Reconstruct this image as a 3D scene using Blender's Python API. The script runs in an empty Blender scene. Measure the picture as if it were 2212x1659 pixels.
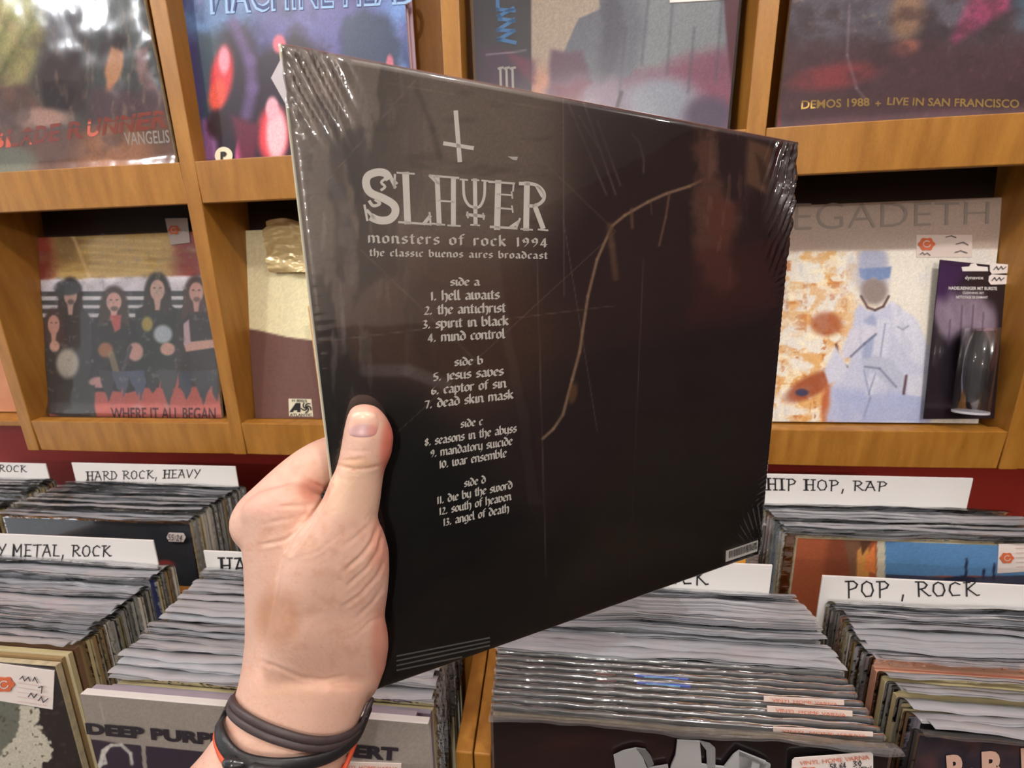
import bpy, math, random
import numpy as np
from mathutils import Vector, Matrix
from mathutils.bvhtree import BVHTree
rnd = random.Random(7); rng = np.random.default_rng(7)

# ------------------------------------------------------------------ camera, world, lights
F = 856.0; CX, CY = 1106.0, 829.5; EYE = np.array([0.0, 0.0, 1.5])
Xc = np.array([0.995255345, 0.000909862, -0.0972932211])
Yc = np.array([0.09045907, -0.37691278, 0.92182098])
Zc = np.array([-0.03583233, -0.92624831, -0.37520677])
M = np.array([Xc, Yc, Zc])                       # camera (right, down, forward) -> world
sc = bpy.context.scene
cam_d = bpy.data.cameras.new('camera'); cam = bpy.data.objects.new('camera', cam_d)
sc.collection.objects.link(cam); sc.camera = cam
cam_d.sensor_fit = 'HORIZONTAL'; cam_d.sensor_width = 36; cam_d.lens = 36 * F / 2212
cam_d.clip_start = .01; cam_d.clip_end = 50
cam_d.dof.use_dof = True; cam_d.dof.focus_distance = .25; cam_d.dof.aperture_fstop = 11.0
R3 = np.stack([M @ [1, 0, 0], M @ [0, -1, 0], M @ [0, 0, -1]], axis=1)
U_, _, V_ = np.linalg.svd(R3); R3 = U_ @ V_
mw = Matrix.Identity(4)
for i in range(3):
    for j in range(3): mw[i][j] = R3[i, j]
    mw[i][3] = EYE[i]
cam.matrix_world = mw
sc.view_settings.view_transform = 'Standard'; sc.view_settings.look = 'None'
sc.view_settings.gamma = 1; sc.view_settings.use_curve_mapping = False
sc.view_settings.exposure = 0.05
W = bpy.data.worlds.new('world'); sc.world = W; W.use_nodes = True
W.node_tree.nodes['Background'].inputs[0].default_value = (.97, .985, 1.03, 1)
W.node_tree.nodes['Background'].inputs[1].default_value = .80
def lamp(x, y, z, e, col=(1, .965, .95), r=.035):
    l = bpy.data.lights.new('ceiling_or_fill_lamp', 'POINT'); l.energy = e; l.color = col; l.shadow_soft_size = r
    o = bpy.data.objects.new('ceiling_or_fill_lamp', l); o.location = (x, y, z + 1.5); sc.collection.objects.link(o)
    o['label'] = 'ceiling lamp or added fill'; return o
lamp(-.95, -.12, 1.15, 23)
lamp(.55, -.14, 1.15, 25)
lamp(-1.9, -.35, 1.2, 17, (.92, .95, 1), .05)
lamp(1.95, -.2, 1.15, 9)
lamp(.2, -1.7, 1.10, 36)  # added unseen frontal fill for the held record and cream wall

# ------------------------------------------------------------------ helpers
col = sc.collection
def A(v): return np.array(v, float)
def ray(px, py):
    c = np.stack([(A(px) - CX) / F, (A(py) - CY) / F, np.ones_like(A(px))], -1)
    return c @ M.T
def P3(px, py, z): return ray(px, py) * A(z)[..., None] + EYE if np.ndim(px) else ray(px, py) * z + EYE
def proj(p):
    c = (A(p) - EYE) @ M; return c[..., 0] / c[..., 2] * F + CX, c[..., 1] / c[..., 2] * F + CY
class Plane:
    def __init__(s, p, n): s.p = A(p); s.n = A(n) / np.linalg.norm(n)
    def hit(s, px, py, off=0.0):
        r = ray(px, py); t = ((s.p - EYE) @ s.n) / (r @ s.n)
        return r * A(t)[..., None] + EYE + s.n * off if np.ndim(px) else r * t + EYE + s.n * off
def lean_plane(y0, z0, k): return Plane((0, y0, z0 + 1.5), (0, -1, k))      # normal towards the viewer

def s2l(c):
    c = A(c) / 255.0
    return np.where(c <= .04045, c / 12.92, ((c + .055) / 1.055) ** 2.4)
MATS = {}
def mat(name, rgb, rough=.6, spec=.5, metal=0, noise=None, bump=None, coat=0, attr=False, extra=None):
    if name in MATS: return MATS[name]
    m = bpy.data.materials.new(name); m.use_nodes = True; nt = m.node_tree; N = nt.nodes; b = N['Principled BSDF']
    c = tuple(s2l(rgb)) + (1,)
    b.inputs['Base Color'].default_value = c; b.inputs['Roughness'].default_value = rough
    b.inputs['Metallic'].default_value = metal; b.inputs['Specular IOR Level'].default_value = spec
    if coat: b.inputs['Coat Weight'].default_value = coat; b.inputs['Coat Roughness'].default_value = .06
    src = None
    if attr:
        a = N.new('ShaderNodeVertexColor'); a.layer_name = 'col'; src = a.outputs[0]; nt.links.new(src, b.inputs['Base Color'])
    if noise:
        scale, amt, stretch = noise
        tc = N.new('ShaderNodeTexCoord'); mp = N.new('ShaderNodeMapping'); mp.inputs['Scale'].default_value = stretch
        nz = N.new('ShaderNodeTexNoise'); nz.inputs['Scale'].default_value = scale; nz.inputs['Detail'].default_value = 5
        nt.links.new(tc.outputs['Object'], mp.inputs[0]); nt.links.new(mp.outputs[0], nz.inputs['Vector'])
        mx = N.new('ShaderNodeMix'); mx.data_type = 'RGBA'; mx.blend_type = 'MULTIPLY'; mx.inputs[0].default_value = 1
        rp = N.new('ShaderNodeValToRGB'); rp.color_ramp.elements[0].position = .3; rp.color_ramp.elements[1].position = .7
        rp.color_ramp.elements[0].color = (1 - amt,) * 3 + (1,); rp.color_ramp.elements[1].color = (1, 1, 1, 1)
        nt.links.new(nz.outputs[0], rp.inputs[0]); nt.links.new(rp.outputs[0], mx.inputs[7])
        if src is not None: nt.links.new(src, mx.inputs[6])
        else: mx.inputs[6].default_value = c
        nt.links.new(mx.outputs[2], b.inputs['Base Color'])
    if bump:
        scale, strength, dist = bump
        tc = N.new('ShaderNodeTexCoord'); nz = N.new('ShaderNodeTexNoise'); nz.inputs['Scale'].default_value = scale
        nz.inputs['Detail'].default_value = 4
        bp = N.new('ShaderNodeBump'); bp.inputs['Strength'].default_value = strength; bp.inputs['Distance'].default_value = dist
        nt.links.new(tc.outputs['Object'], nz.inputs['Vector']); nt.links.new(nz.outputs[0], bp.inputs['Height'])
        nt.links.new(bp.outputs[0], b.inputs['Normal'])
    if extra: extra(m, nt, b)
    MATS[name] = m; return m
def film(name, alpha, tint=(225, 228, 228), rough=.12, gain=1.7, bump=None):
    """thin clear plastic: see-through, a milky share of diffuse and a fresnel gloss"""
    m = bpy.data.materials.new(name); m.use_nodes = True; nt = m.node_tree; N = nt.nodes; N.clear()
    out = N.new('ShaderNodeOutputMaterial'); tr = N.new('ShaderNodeBsdfTransparent')
    df = N.new('ShaderNodeBsdfDiffuse'); df.inputs[0].default_value = tuple(s2l(tint)) + (1,)
    tl = N.new('ShaderNodeBsdfTranslucent'); tl.inputs[0].default_value = tuple(s2l(tint)) + (1,)
    ad = N.new('ShaderNodeMixShader'); ad.inputs[0].default_value = .5
    nt.links.new(df.outputs[0], ad.inputs[1]); nt.links.new(tl.outputs[0], ad.inputs[2])
    m1 = N.new('ShaderNodeMixShader'); m1.inputs[0].default_value = alpha
    nt.links.new(tr.outputs[0], m1.inputs[1]); nt.links.new(ad.outputs[0], m1.inputs[2])
    gl = N.new('ShaderNodeBsdfGlossy'); gl.inputs['Roughness'].default_value = rough
    fr = N.new('ShaderNodeFresnel'); fr.inputs[0].default_value = 1.5
    m2 = N.new('ShaderNodeMixShader')
    mul = N.new('ShaderNodeMath'); mul.operation = 'MULTIPLY'; mul.inputs[1].default_value = gain; mul.use_clamp = True
    nt.links.new(fr.outputs[0], mul.inputs[0]); nt.links.new(mul.outputs[0], m2.inputs[0])
    nt.links.new(m1.outputs[0], m2.inputs[1]); nt.links.new(gl.outputs[0], m2.inputs[2])
    if bump:
        tc = N.new('ShaderNodeTexCoord'); mp = N.new('ShaderNodeMapping'); mp.inputs['Scale'].default_value = bump[3]
        nz = N.new('ShaderNodeTexNoise'); nz.inputs['Scale'].default_value = bump[0]; nz.inputs['Detail'].default_value = 3
        bp = N.new('ShaderNodeBump'); bp.inputs['Strength'].default_value = bump[1]; bp.inputs['Distance'].default_value = bump[2]
        nt.links.new(tc.outputs['Object'], mp.inputs[0]); nt.links.new(mp.outputs[0], nz.inputs['Vector'])
        nt.links.new(nz.outputs[0], bp.inputs['Height']); nt.links.new(bp.outputs[0], gl.inputs['Normal'])
    nt.links.new(m2.outputs[0], out.inputs[0]); return m
def tag(o, label=None, cat=None, group=None, kind=None):
    for k, v in (('label', label), ('category', cat), ('group', group), ('kind', kind)):
        if v: o[k] = v
    return o
def empty(name, loc, label, cat, group=None):
    o = bpy.data.objects.new(name, None); col.objects.link(o); o.location = tuple(loc); o.empty_display_size = .02
    return tag(o, label, cat, group)
def mk(name, V, Fc, m, parent=None, smooth=False, colors=None, label=None):
    V = np.asarray(V, float)
    if parent is not None: V = V - A(parent.location) - (A(parent.parent.location) if parent.parent else 0)
    me = bpy.data.meshes.new(name); me.from_pydata(V.tolist(), [], [tuple(int(i) for i in f) for f in Fc]); me.update()
    for mm in (m if isinstance(m, (list, tuple)) else [m]): me.materials.append(mm)
    if colors is not None:
        at = me.color_attributes.new('col', 'FLOAT_COLOR', 'POINT')
        cc = np.ones((len(V), 4), np.float32); cc[:, :3] = colors; at.data.foreach_set('color', cc.ravel())
    if smooth: me.polygons.foreach_set('use_smooth', [True] * len(me.polygons))
    o = bpy.data.objects.new(name, me); col.objects.link(o)
    if parent is not None: o.parent = parent
    if label: o['label'] = label
    return o
BOXF = [(0, 1, 3, 2), (4, 6, 7, 5), (0, 4, 5, 1), (2, 3, 7, 6), (0, 2, 6, 4), (1, 5, 7, 3)]
def box(x0, x1, y0, y1, z0, z1):
    return A([(x, y, z) for x in (x0, x1) for y in (y0, y1) for z in (z0, z1)]), BOXF
def bevel(o, w=.0015, seg=2):
    b = o.modifiers.new('bevel', 'BEVEL'); b.width = w; b.segments = seg; b.limit_method = 'ANGLE'; return o
def prism(pts, d):
    """solid from a planar loop of 3-D points pushed along the vector d"""
    pts = A(pts); n = len(pts); V = np.vstack([pts, pts + A(d)])
    return V, [tuple(range(n))[::-1], tuple(range(n, 2 * n))] + [(i, (i + 1) % n, n + (i + 1) % n, n + i) for i in range(n)]
def join(parts):
    V, Fc, k = [], [], 0
    for v, f in parts:
        V.append(A(v)); Fc += [tuple(i + k for i in q) for q in f]; k += len(v)
    return np.vstack(V), Fc

# value noise on arbitrary coordinates
_tab = rng.random((256, 256))
def vnoise(x, y):
    xi = np.floor(x).astype(int); yi = np.floor(y).astype(int); fx = x - xi; fy = y - yi
    fx = fx * fx * (3 - 2 * fx); fy = fy * fy * (3 - 2 * fy); g = lambda a, b: _tab[a % 256, b % 256]
    return (g(xi, yi) * (1 - fx) + g(xi + 1, yi) * fx) * (1 - fy) + (g(xi, yi + 1) * (1 - fx) + g(xi + 1, yi + 1) * fx) * fy
def fbm(x, y, o=4):
    s = 0; a = .5
    for k in range(o): s = s + a * vnoise(x * 2 ** k + 17 * k, y * 2 ** k + 31 * k); a *= .5
    return s / .9375
def seg_dist(X, Y, a, b):
    ax, ay = a; bx, by = b; dx, dy = bx - ax, by - ay; L = dx * dx + dy * dy + 1e-9
    t = np.clip(((X - ax) * dx + (Y - ay) * dy) / L, 0, 1)
    return np.hypot(X - ax - t * dx, Y - ay - t * dy)
def sst(x): x = np.clip(x, 0, 1); return x * x * (3 - 2 * x)
class Paint:
    """flat print: colours per point of the cover, laid out in the photograph's measures"""
    def __init__(s, X, Y, base): s.X, s.Y = X, Y; s.c = np.ones(X.shape + (3,)) * A(base)
    def mix(s, colr, a): s.c = s.c * (1 - a[..., None]) + A(colr) * a[..., None]; return s
    def ell(s, cx, cy, rx, ry, colr, soft=.3, rot=0, amt=1):
        c, n = math.cos(rot), math.sin(rot); dx, dy = s.X - cx, s.Y - cy
        d = np.hypot((dx * c + dy * n) / rx, (-dx * n + dy * c) / ry); return s.mix(colr, amt * sst((1 - d) / soft + .5))
    def poly(s, pts, colr, soft=3, amt=1, wob=0, ws=.04):
        X, Y = s.X, s.Y
        if wob:
            X = X + wob * (fbm(s.X * ws, s.Y * ws) - .5) * 2; Y = Y + wob * (fbm(s.X * ws + 50, s.Y * ws) - .5) * 2
        ins = np.zeros(X.shape, bool); d = np.full(X.shape, 1e9); n = len(pts)
        for i in range(n):
            (ax, ay), (bx, by) = pts[i], pts[(i + 1) % n]; d = np.minimum(d, seg_dist(X, Y, (ax, ay), (bx, by)))
            cr = ((ay > Y) != (by > Y)) & (X < (bx - ax) * (Y - ay) / ((by - ay) or 1e-9) + ax); ins ^= cr
        return s.mix(colr, amt * sst(np.where(ins, d, -d) / soft + .5))
    def line(s, pts, w, colr, soft=2, amt=1, taper=False):
        for i in range(len(pts) - 1):
            d = seg_dist(s.X, s.Y, pts[i], pts[i + 1]); s.mix(colr, amt * sst((w / 2 - d) / soft + .5))
        return s
    def noise(s, sx, sy, colr, lo=.5, hi=.8, amt=1, ox=0):
        return s.mix(colr, amt * sst((fbm(s.X * sx + ox, s.Y * sy + ox) - lo) / (hi - lo)))
    def grain(s, a): s.c = s.c * (1 + a * (rng.random(s.X.shape)[..., None] - .5)); return s
    def out(s): return s2l(np.clip(s.c, 0, 255)).reshape(-1, 3)
def gridfaces(nu, nv):
    i = np.arange((nv - 1) * (nu - 1)); r = i // (nu - 1); c = i % (nu - 1); a = r * nu + c
    return np.stack([a, a + 1, a + nu + 1, a + nu], 1)[:, ::-1].tolist()
def cover_grid(O, U, V, n, off, nrm):
    """points of a cover; O top-left, U to the right, V downwards"""
    t = np.linspace(0, 1, n); u, v = np.meshgrid(t, t); Pn = A(O) + u[..., None] * A(U) + v[..., None] * A(V) + A(nrm) * off
    X, Y = proj(Pn); return Pn.reshape(-1, 3), X, Y

# ---- lettering
def font_mesh(s, bold=0.0):
    c = bpy.data.curves.new('t', 'FONT'); c.body = s; c.resolution_u = 3; c.offset = bold
    o = bpy.data.objects.new('t', c); me = bpy.data.meshes.new_from_object(o)
    V = A([v.co[:2] for v in me.vertices]); Fc = [tuple(p.vertices) for p in me.polygons]
    bpy.data.objects.remove(o); bpy.data.curves.remove(c); bpy.data.meshes.remove(me); return V, Fc
def place(V, Fc, quad, plane, off=.0005, box2=None):
    """map lettering (its box, or box2) onto the four corner pixels TL TR BR BL, then onto a plane of the scene"""
    x0, y0, x1, y1 = box2 or (*V.min(0), *V.max(0))
    u = (V[:, 0] - x0) / (x1 - x0); v = (V[:, 1] - y0) / (y1 - y0); TL, TR, BR, BL = [A(q) for q in quad]
    u = u[:, None]; v = v[:, None]
    q = (BL * (1 - u) + BR * u) * (1 - v) + (TL * (1 - u) + TR * u) * v
    return plane.hit(q[:, 0], q[:, 1], off), Fc
def nib(strokes, w=.24, ang=42, x0=0):
    V, Fc = [], []; a = math.radians(ang); nx, ny = w / 2 * math.cos(a), w / 2 * math.sin(a)
    for st in strokes:
        for (ax, ay), (bx, by) in zip(st[:-1], st[1:]):
            k = len(V); ax_, bx_ = ax + x0, bx + x0
            V += [(ax_ - nx, ay - ny), (ax_ + nx, ay + ny), (bx_ + nx, by + ny), (bx_ - nx, by - ny)]
            th = w * .13; px, py = -ny / w * 2 * th * .5, nx / w * 2 * th * .5
            Fc.append((k, k + 1, k + 2, k + 3))
            k = len(V); L = math.hypot(bx - ax, by - ay) or 1; qx, qy = -(by - ay) / L * th * .5, (bx - ax) / L * th * .5
            V += [(ax_ - qx, ay - qy), (ax_ + qx, ay + qy), (bx_ + qx, by + qy), (bx_ - qx, by - qy)]; Fc.append((k, k + 1, k + 2, k + 3))
    return V, Fc
def pen(strokes, w=.1, x0=0):
    V, Fc = [], []
    for st in strokes:
        for (ax, ay), (bx, by) in zip(st[:-1], st[1:]):
            L = math.hypot(bx - ax, by - ay) or 1; dx, dy = (bx - ax) / L * w / 2, (by - ay) / L * w / 2; k = len(V)
            V += [(ax + x0 - dx - dy, ay - dy + dx), (ax + x0 - dx + dy, ay - dy - dx), (bx + x0 + dx + dy, by + dy - dx), (bx + x0 + dx - dy, by + dy + dx)]
            Fc.append((k, k + 1, k + 2, k + 3))
    return V, Fc
BL = {  # blackletter: x-height 1
 'a': (.68, [[(.05, .85), (.28, 1), (.5, .8), (.5, .12), (.64, .02)], [(.5, .6), (.12, .4), (.12, .15), (.28, 0), (.5, .18)]]),
 'b': (.70, [[(.1, 1.5), (.1, .15), (.3, 0), (.56, .2), (.56, .75), (.35, 1), (.12, .8)]]),
 'c': (.56, [[(.5, .82), (.35, 1), (.1, .8), (.1, .2), (.28, 0), (.5, .16)]]),
 'd': (.70, [[(.1, 1.45), (.42, 1.15), (.58, .75), (.58, .2), (.35, 0), (.1, .2), (.1, .7), (.32, .95), (.52, .82)]]),
 'e': (.58, [[(.12, .42), (.5, .66), (.48, .82), (.3, 1), (.1, .8), (.1, .2), (.3, 0), (.52, .18)]]),
 'f': (.46, [[(.5, 1.38), (.36, 1.48), (.2, 1.3), (.2, .0)], [(0, .95), (.42, .95)]]),
 'g': (.68, [[(.52, .95), (.3, 1), (.1, .8), (.1, .25), (.28, .05), (.5, .22)], [(.54, 1), (.54, -.2), (.32, -.42), (.06, -.3)]]),
 'h': (.70, [[(.1, 1.5), (.1, 0)], [(.12, .8), (.36, 1), (.56, .8), (.56, .15), (.42, -.3)]]),
 'i': (.36, [[(.08, .9), (.16, 1), (.16, .12), (.3, .0)]]),
 'j': (.36, [[(.06, .9), (.2, 1), (.2, -.2), (.02, -.4)]]),
 'k': (.64, [[(.1, 1.5), (.1, 0)], [(.12, .5), (.42, 1), (.52, .82), (.2, .55)], [(.22, .55), (.55, .02)]]),
 'l': (.36, [[(.14, 1.5), (.14, .12), (.3, .0)]]),
 'm': (1.06, [[(.1, 1), (.1, .0)], [(.12, .82), (.32, 1), (.5, .82), (.5, 0)], [(.52, .82), (.72, 1), (.9, .82), (.9, .1), (1.02, .0)]]),
 'n': (.70, [[(.1, 1), (.1, .0)], [(.12, .82), (.32, 1), (.52, .82), (.52, .1), (.66, .0)]]),
 'o': (.66, [[(.3, 1), (.1, .8), (.1, .2), (.32, 0), (.54, .2), (.54, .8), (.3, 1)]]),
 'p': (.70, [[(.1, 1.05), (.1, -.42)], [(.12, .82), (.32, 1), (.56, .8), (.56, .2), (.35, 0), (.12, .12)]]),
 'r': (.50, [[(.1, 1), (.1, .0)], [(.12, .82), (.3, 1), (.44, .86)]]),
 's': (.56, [[(.48, .84), (.3, 1), (.12, .82), (.12, .62), (.46, .4), (.46, .18), (.28, 0), (.06, .14)]]),
 't': (.46, [[(.2, 1.3), (.18, .15), (.3, 0), (.44, .12)], [(.02, .95), (.4, .95)]]),
 'u': (.70, [[(.1, 1), (.1, .18), (.28, 0), (.5, .2)], [(.52, 1), (.52, .1), (.66, 0)]]),
 'v': (.68, [[(.1, 1.1), (.1, .2), (.32, 0), (.54, .2), (.54, .8), (.36, 1)]]),
 'w': (1.0, [[(.08, 1.1), (.1, .2), (.26, 0), (.46, .2)], [(.46, 1), (.48, .2), (.66, 0), (.86, .2), (.86, .8), (.68, 1)]]),
 'y': (.68, [[(.1, 1), (.1, .2), (.3, 0), (.5, .2)], [(.54, 1), (.54, -.1), (.3, -.42)]]),
 '.': (.34, [[(.12, -.02), (.12, .2)]]), ' ': (.5, []),
 '0': (.66, [[(.3, 1.2), (.08, .9), (.08, .3), (.3, 0), (.54, .3), (.54, .9), (.3, 1.2)]]),
 '1': (.40, [[(.05, 1.1), (.2, 1.25), (.2, 0)]]),
 '2': (.62, [[(.08, 1), (.3, 1.22), (.5, 1), (.42, .65), (.06, .05), (.54, .05)]]),
 '3': (.60, [[(.08, 1.1), (.3, 1.22), (.48, 1), (.24, .66), (.5, .4), (.4, .05), (.06, .05)]]),
 '4': (.64, [[(.56, .32), (.05, .32), (.4, 1.22), (.4, 0)]]),
 '5': (.60, [[(.5, 1.2), (.14, 1.15), (.12, .7), (.46, .6), (.46, .2), (.28, 0), (.05, .1)]]),
 '6': (.62, [[(.46, 1.2), (.12, .8), (.1, .25), (.3, 0), (.52, .2), (.5, .55), (.16, .6)]]),
 '7': (.58, [[(.05, 1.15), (.5, 1.15), (.22, 0)]]),
 '8': (.62, [[(.3, .66), (.1, .9), (.3, 1.2), (.5, .95), (.3, .66), (.08, .35), (.3, 0), (.54, .3), (.3, .66)]]),
 '9': (.62, [[(.5, .7), (.2, .6), (.1, .95), (.3, 1.2), (.5, 1), (.5, .5), (.2, 0)]])}
def bl_text(s, track=.0, w=.24):
    V, Fc, x = [], [], 0
    for ch in s:
        adv, st = BL[ch]; v, f = nib(st, w, 42, x); k = len(V); V += v; Fc += [tuple(i + k for i in q) for q in f]; x += adv + track
    return A(V), Fc, x - track
HW = {  # marker capitals, height 1
 'A': (.75, [[(.0, 0), (.35, 1), (.7, 0)], [(.05, .98), (.4, 1)], [(.12, .35), (.6, .38)]]),
 'C': (.72, [[(.65, .85), (.4, 1), (.12, .8), (.05, .4), (.2, .05), (.6, .08)]]),
 'D': (.75, [[(.08, 0), (.12, 1)], [(-.02, 1), (.4, .95), (.66, .5), (.5, .1), (0, 0)]]),
 'E': (.62, [[(.1, 0), (.1, 1)], [(0, 1), (.55, 1)], [(.1, .5), (.45, .52)], [(0, 0), (.58, .02)]]),
 'H': (.85, [[(.15, 0), (.15, 1)], [(.22, 0), (.22, 1)], [(.68, 0), (.7, 1)], [(.0, 1), (.36, 1)], [(0, 0), (.32, 0)], [(.15, .5), (.7, .52)], [(.56, 1), (.86, 1)], [(.56, 0), (.82, 0)]]),
 'I': (.4, [[(.16, 0), (.16, 1)], [(.22, 0), (.22, 1)], [(0, 1), (.38, 1)], [(0, 0), (.38, 0)]]),
 'K': (.8, [[(.15, 0), (.18, 1)], [(.02, .98), (.36, 1)], [(.66, .98), (.2, .5)], [(.24, .52), (.72, .05), (.85, .08)]]),
 'L': (.62, [[(.14, 1), (.1, .04), (.58, .02)], [(0, 1), (.3, 1)]]),
 'M': (1.0, [[(.12, 0), (.12, 1), (.45, .35), (.8, 1), (.84, 0)], [(.2, 0), (.2, .9)], [(0, 0), (.3, 0)]]),
 'O': (.78, [[(.35, 1), (.1, .8), (.05, .35), (.25, .02), (.55, .05), (.7, .4), (.62, .85), (.35, 1)]]),
 'P': (.7, [[(.14, -.05), (.18, .98)], [(0, .98), (.45, 1), (.66, .8), (.55, .58), (.2, .45)]]),
 'R': (.78, [[(.14, 0), (.16, 1)], [(0, 1), (.45, 1), (.64, .8), (.5, .58), (.18, .48)], [(.3, .48), (.7, .04), (.8, .06)]]),
 'T': (.72, [[(.35, 0), (.36, 1)], [(0, .95), (.7, 1)]]),
 'V': (.7, [[(.02, 1), (.34, 0), (.68, 1)]]), 'X': (.7, [[(0, 1), (.65, 0)], [(.62, 1), (.05, 0)]]),
 'Y': (.7, [[(.05, 1), (.35, .5)], [(.7, 1), (.2, -.1)]]), ',': (.35, [[(.18, .1), (.1, -.28)]]), ' ': (.3, []),
 'U': (.7, [[(.1, 1), (.1, .2), (.3, 0), (.6, .2), (.6, 1)]]), 'W': (1, [[(0, 1), (.2, 0), (.45, .8), (.7, 0), (.95, 1)]]),
 'N': (.8, [[(.1, 0), (.1, 1), (.6, 0), (.62, 1)]]),
 '5': (.6, [[(.5, 1), (.15, .95), (.1, .55), (.45, .5), (.45, .1), (.05, .05)]]), '2': (.6, [[(.05, .8), (.3, 1), (.45, .7), (.05, 0), (.55, .02)]]),
 '4': (.6, [[(.5, .3), (.05, .35), (.35, 1), (.3, -.1)]]), ':': (.3, [[(.1, .2), (.14, .26)], [(.1, .6), (.14, .66)]]),
 '8': (.6, [[(.3, .55), (.1, .8), (.3, 1), (.5, .8), (.3, .55), (.05, .25), (.3, 0), (.5, .25), (.3, .55)]]),
 '6': (.6, [[(.45, 1), (.1, .5), (.2, 0), (.5, .2), (.35, .5), (.12, .35)]]), '3': (.6, [[(.05, .95), (.45, .9), (.2, .55), (.5, .25), (.05, 0)]]),
 '0': (.6, [[(.3, 1), (.05, .5), (.3, 0), (.5, .5), (.3, 1)]]), 'G': (.7, [[(.6, .9), (.2, .95), (.05, .4), (.3, 0), (.6, .1), (.6, .45), (.35, .45)]])}
def ribbon(P, w, n3=6):
    P = A(P); D = np.gradient(P, axis=0); D /= np.linalg.norm(D, axis=1)[:, None]; N_ = np.c_[-D[:, 1], D[:, 0]] * w / 2
    V = [tuple(q) for q in np.vstack([P + N_, P - N_])]; m = len(P); return V, [(i, i + 1, m + i + 1, m + i) for i in range(m - 1)]
def hw_text(s, w=.1):
    V, Fc, x = [], [], 0
    for ch in s:
        adv, st = HW[ch]; v, f = pen(st, w, x); k = len(V); V += v; Fc += [tuple(i + k for i in q) for q in f]; x += adv + .14
    return A(V), Fc, x

def resample(P, R, k=6):
    P = A(P); R = A(R); out, ro = [], []
    for i in range(len(P) - 1):
        p0, p1, p2, p3 = P[max(0, i - 1)], P[i], P[i + 1], P[min(len(P) - 1, i + 2)]
        for s in np.arange(k) / k:
            out.append(.5 * (2 * p1 + (p2 - p0) * s + (2 * p0 - 5 * p1 + 4 * p2 - p3) * s * s + (3 * p1 - p0 - 3 * p2 + p3) * s ** 3)); ro.append(R[i] * (1 - s) + R[i + 1] * s)
    out.append(P[-1]); ro.append(R[-1]); return A(out), A(ro)

# ------------------------------------------------------------------ materials
def wood_extra(m, nt, b):
    N = nt.nodes; tc = N.new('ShaderNodeTexCoord'); mp = N.new('ShaderNodeMapping'); mp.inputs['Scale'].default_value = (22, 22, 2.2)
    nz = N.new('ShaderNodeTexNoise'); nz.inputs['Scale'].default_value = 3; nz.inputs['Detail'].default_value = 6
    nz2 = N.new('ShaderNodeTexNoise'); nz2.inputs['Scale'].default_value = 60; nz2.inputs['Detail'].default_value = 2
    rp = N.new('ShaderNodeValToRGB'); e = rp.color_ramp.elements
    e[0].position = .3; e[0].color = tuple(s2l((158, 104, 34))) + (1,); e[1].position = .7; e[1].color = tuple(s2l((188, 132, 54))) + (1,)
    mx = N.new('ShaderNodeMix'); mx.data_type = 'RGBA'; mx.blend_type = 'MULTIPLY'; mx.inputs[0].default_value = .35
    nt.links.new(tc.outputs['Object'], mp.inputs[0]); nt.links.new(mp.outputs[0], nz.inputs['Vector']); nt.links.new(mp.outputs[0], nz2.inputs['Vector'])
    nt.links.new(nz.outputs[0], rp.inputs[0]); nt.links.new(rp.outputs[0], mx.inputs[6]); nt.links.new(nz2.outputs[0], mx.inputs[7])
    nt.links.new(mx.outputs[2], b.inputs['Base Color'])
WOOD = mat('beech_veneer', (180, 130, 65), .42, extra=wood_extra)
DARK = mat('shelf_back', (46, 34, 24), .7)
RED = mat('red_paint', (184, 58, 48), .6, bump=(60, .1, .002))
FLOOR = mat('floor_tiles', (92, 74, 60), .5, noise=(3, .3, (1, 1, 1)))
PRINT = mat('cover_print', (200, 200, 200), .38, attr=True)
PRINTG = mat('glossy_cover_print', (200, 200, 200), .32, attr=True, coat=.6)
CARD = mat('white_plastic_card', (218, 217, 214), .45)
INK = mat('black_marker', (22, 20, 24), .5)
PAPER = mat('sticker_paper', (232, 222, 216), .6)
ORANGE = mat('orange_print', (214, 108, 66), .6)
EDGE = mat('card_edge', (196, 184, 150), .8, noise=(90, .35, (1, 1, 1)))
WRAP = film('clear_wrap', .006, rough=.04, gain=1.3)
WRAP2 = film('loose_wrap', .05, rough=.13, gain=1.1)
SLEEVE = film('poly_sleeve', .68, tint=(244, 249, 255), rough=.16, gain=2.4, bump=(34, .6, .010, (1, 2, 2)))
CLEAR = film('clear_sleeve', .16, tint=(226, 230, 232), rough=.13, gain=1.8, bump=(24, .35, .010, (1, 2, 2)))
WHITEINK = mat('white_print', (226, 224, 220), .5)

# ------------------------------------------------------------------ setting
def struct(name, v, f, m): o = mk(name, v, f, m); o['kind'] = 'structure'; return o
Z = lambda z: z + 1.5
def far_shelf(label, x0, x1, y0, y1, h, along_x=True):
    t = bpy.data.objects.new('wall_shelf', None); col.objects.link(t); t.location = ((x0 + x1) / 2, (y0 + y1) / 2, 0); tag(t, label, 'shelf')
    m = mat('dark_wood', (28, 21, 17), .6)
    mk('back_panel', *(box(x0, x1, y0, y0 + .02, 0, h) if along_x else box(x1 - .02, x1, y0, y1, 0, h)), m, t)
    for z in np.arange(.1, h, .42): mk('shelf_board', *box(x0, x1, y0, y1, z, z + .025), m, t)
    mk('top_board', *box(x0, x1, y0, y1, h - .025, h), m, t)
    n = int(((x1 - x0) if along_x else (y1 - y0)) / .8) + 1
    for i in range(n + 1):
        if along_x: a = x0 + (x1 - x0 - .025) * i / n; mk('upright', *box(a, a + .025, y0, y1, 0, h), m, t)
        else: a = y0 + (y1 - y0 - .025) * i / n; mk('upright', *box(x0, x1, a, a + .025, 0, h), m, t)
struct('floor', *box(-3.2, 2.9, -2.3, 1.0, -.05, 0), FLOOR)
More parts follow.
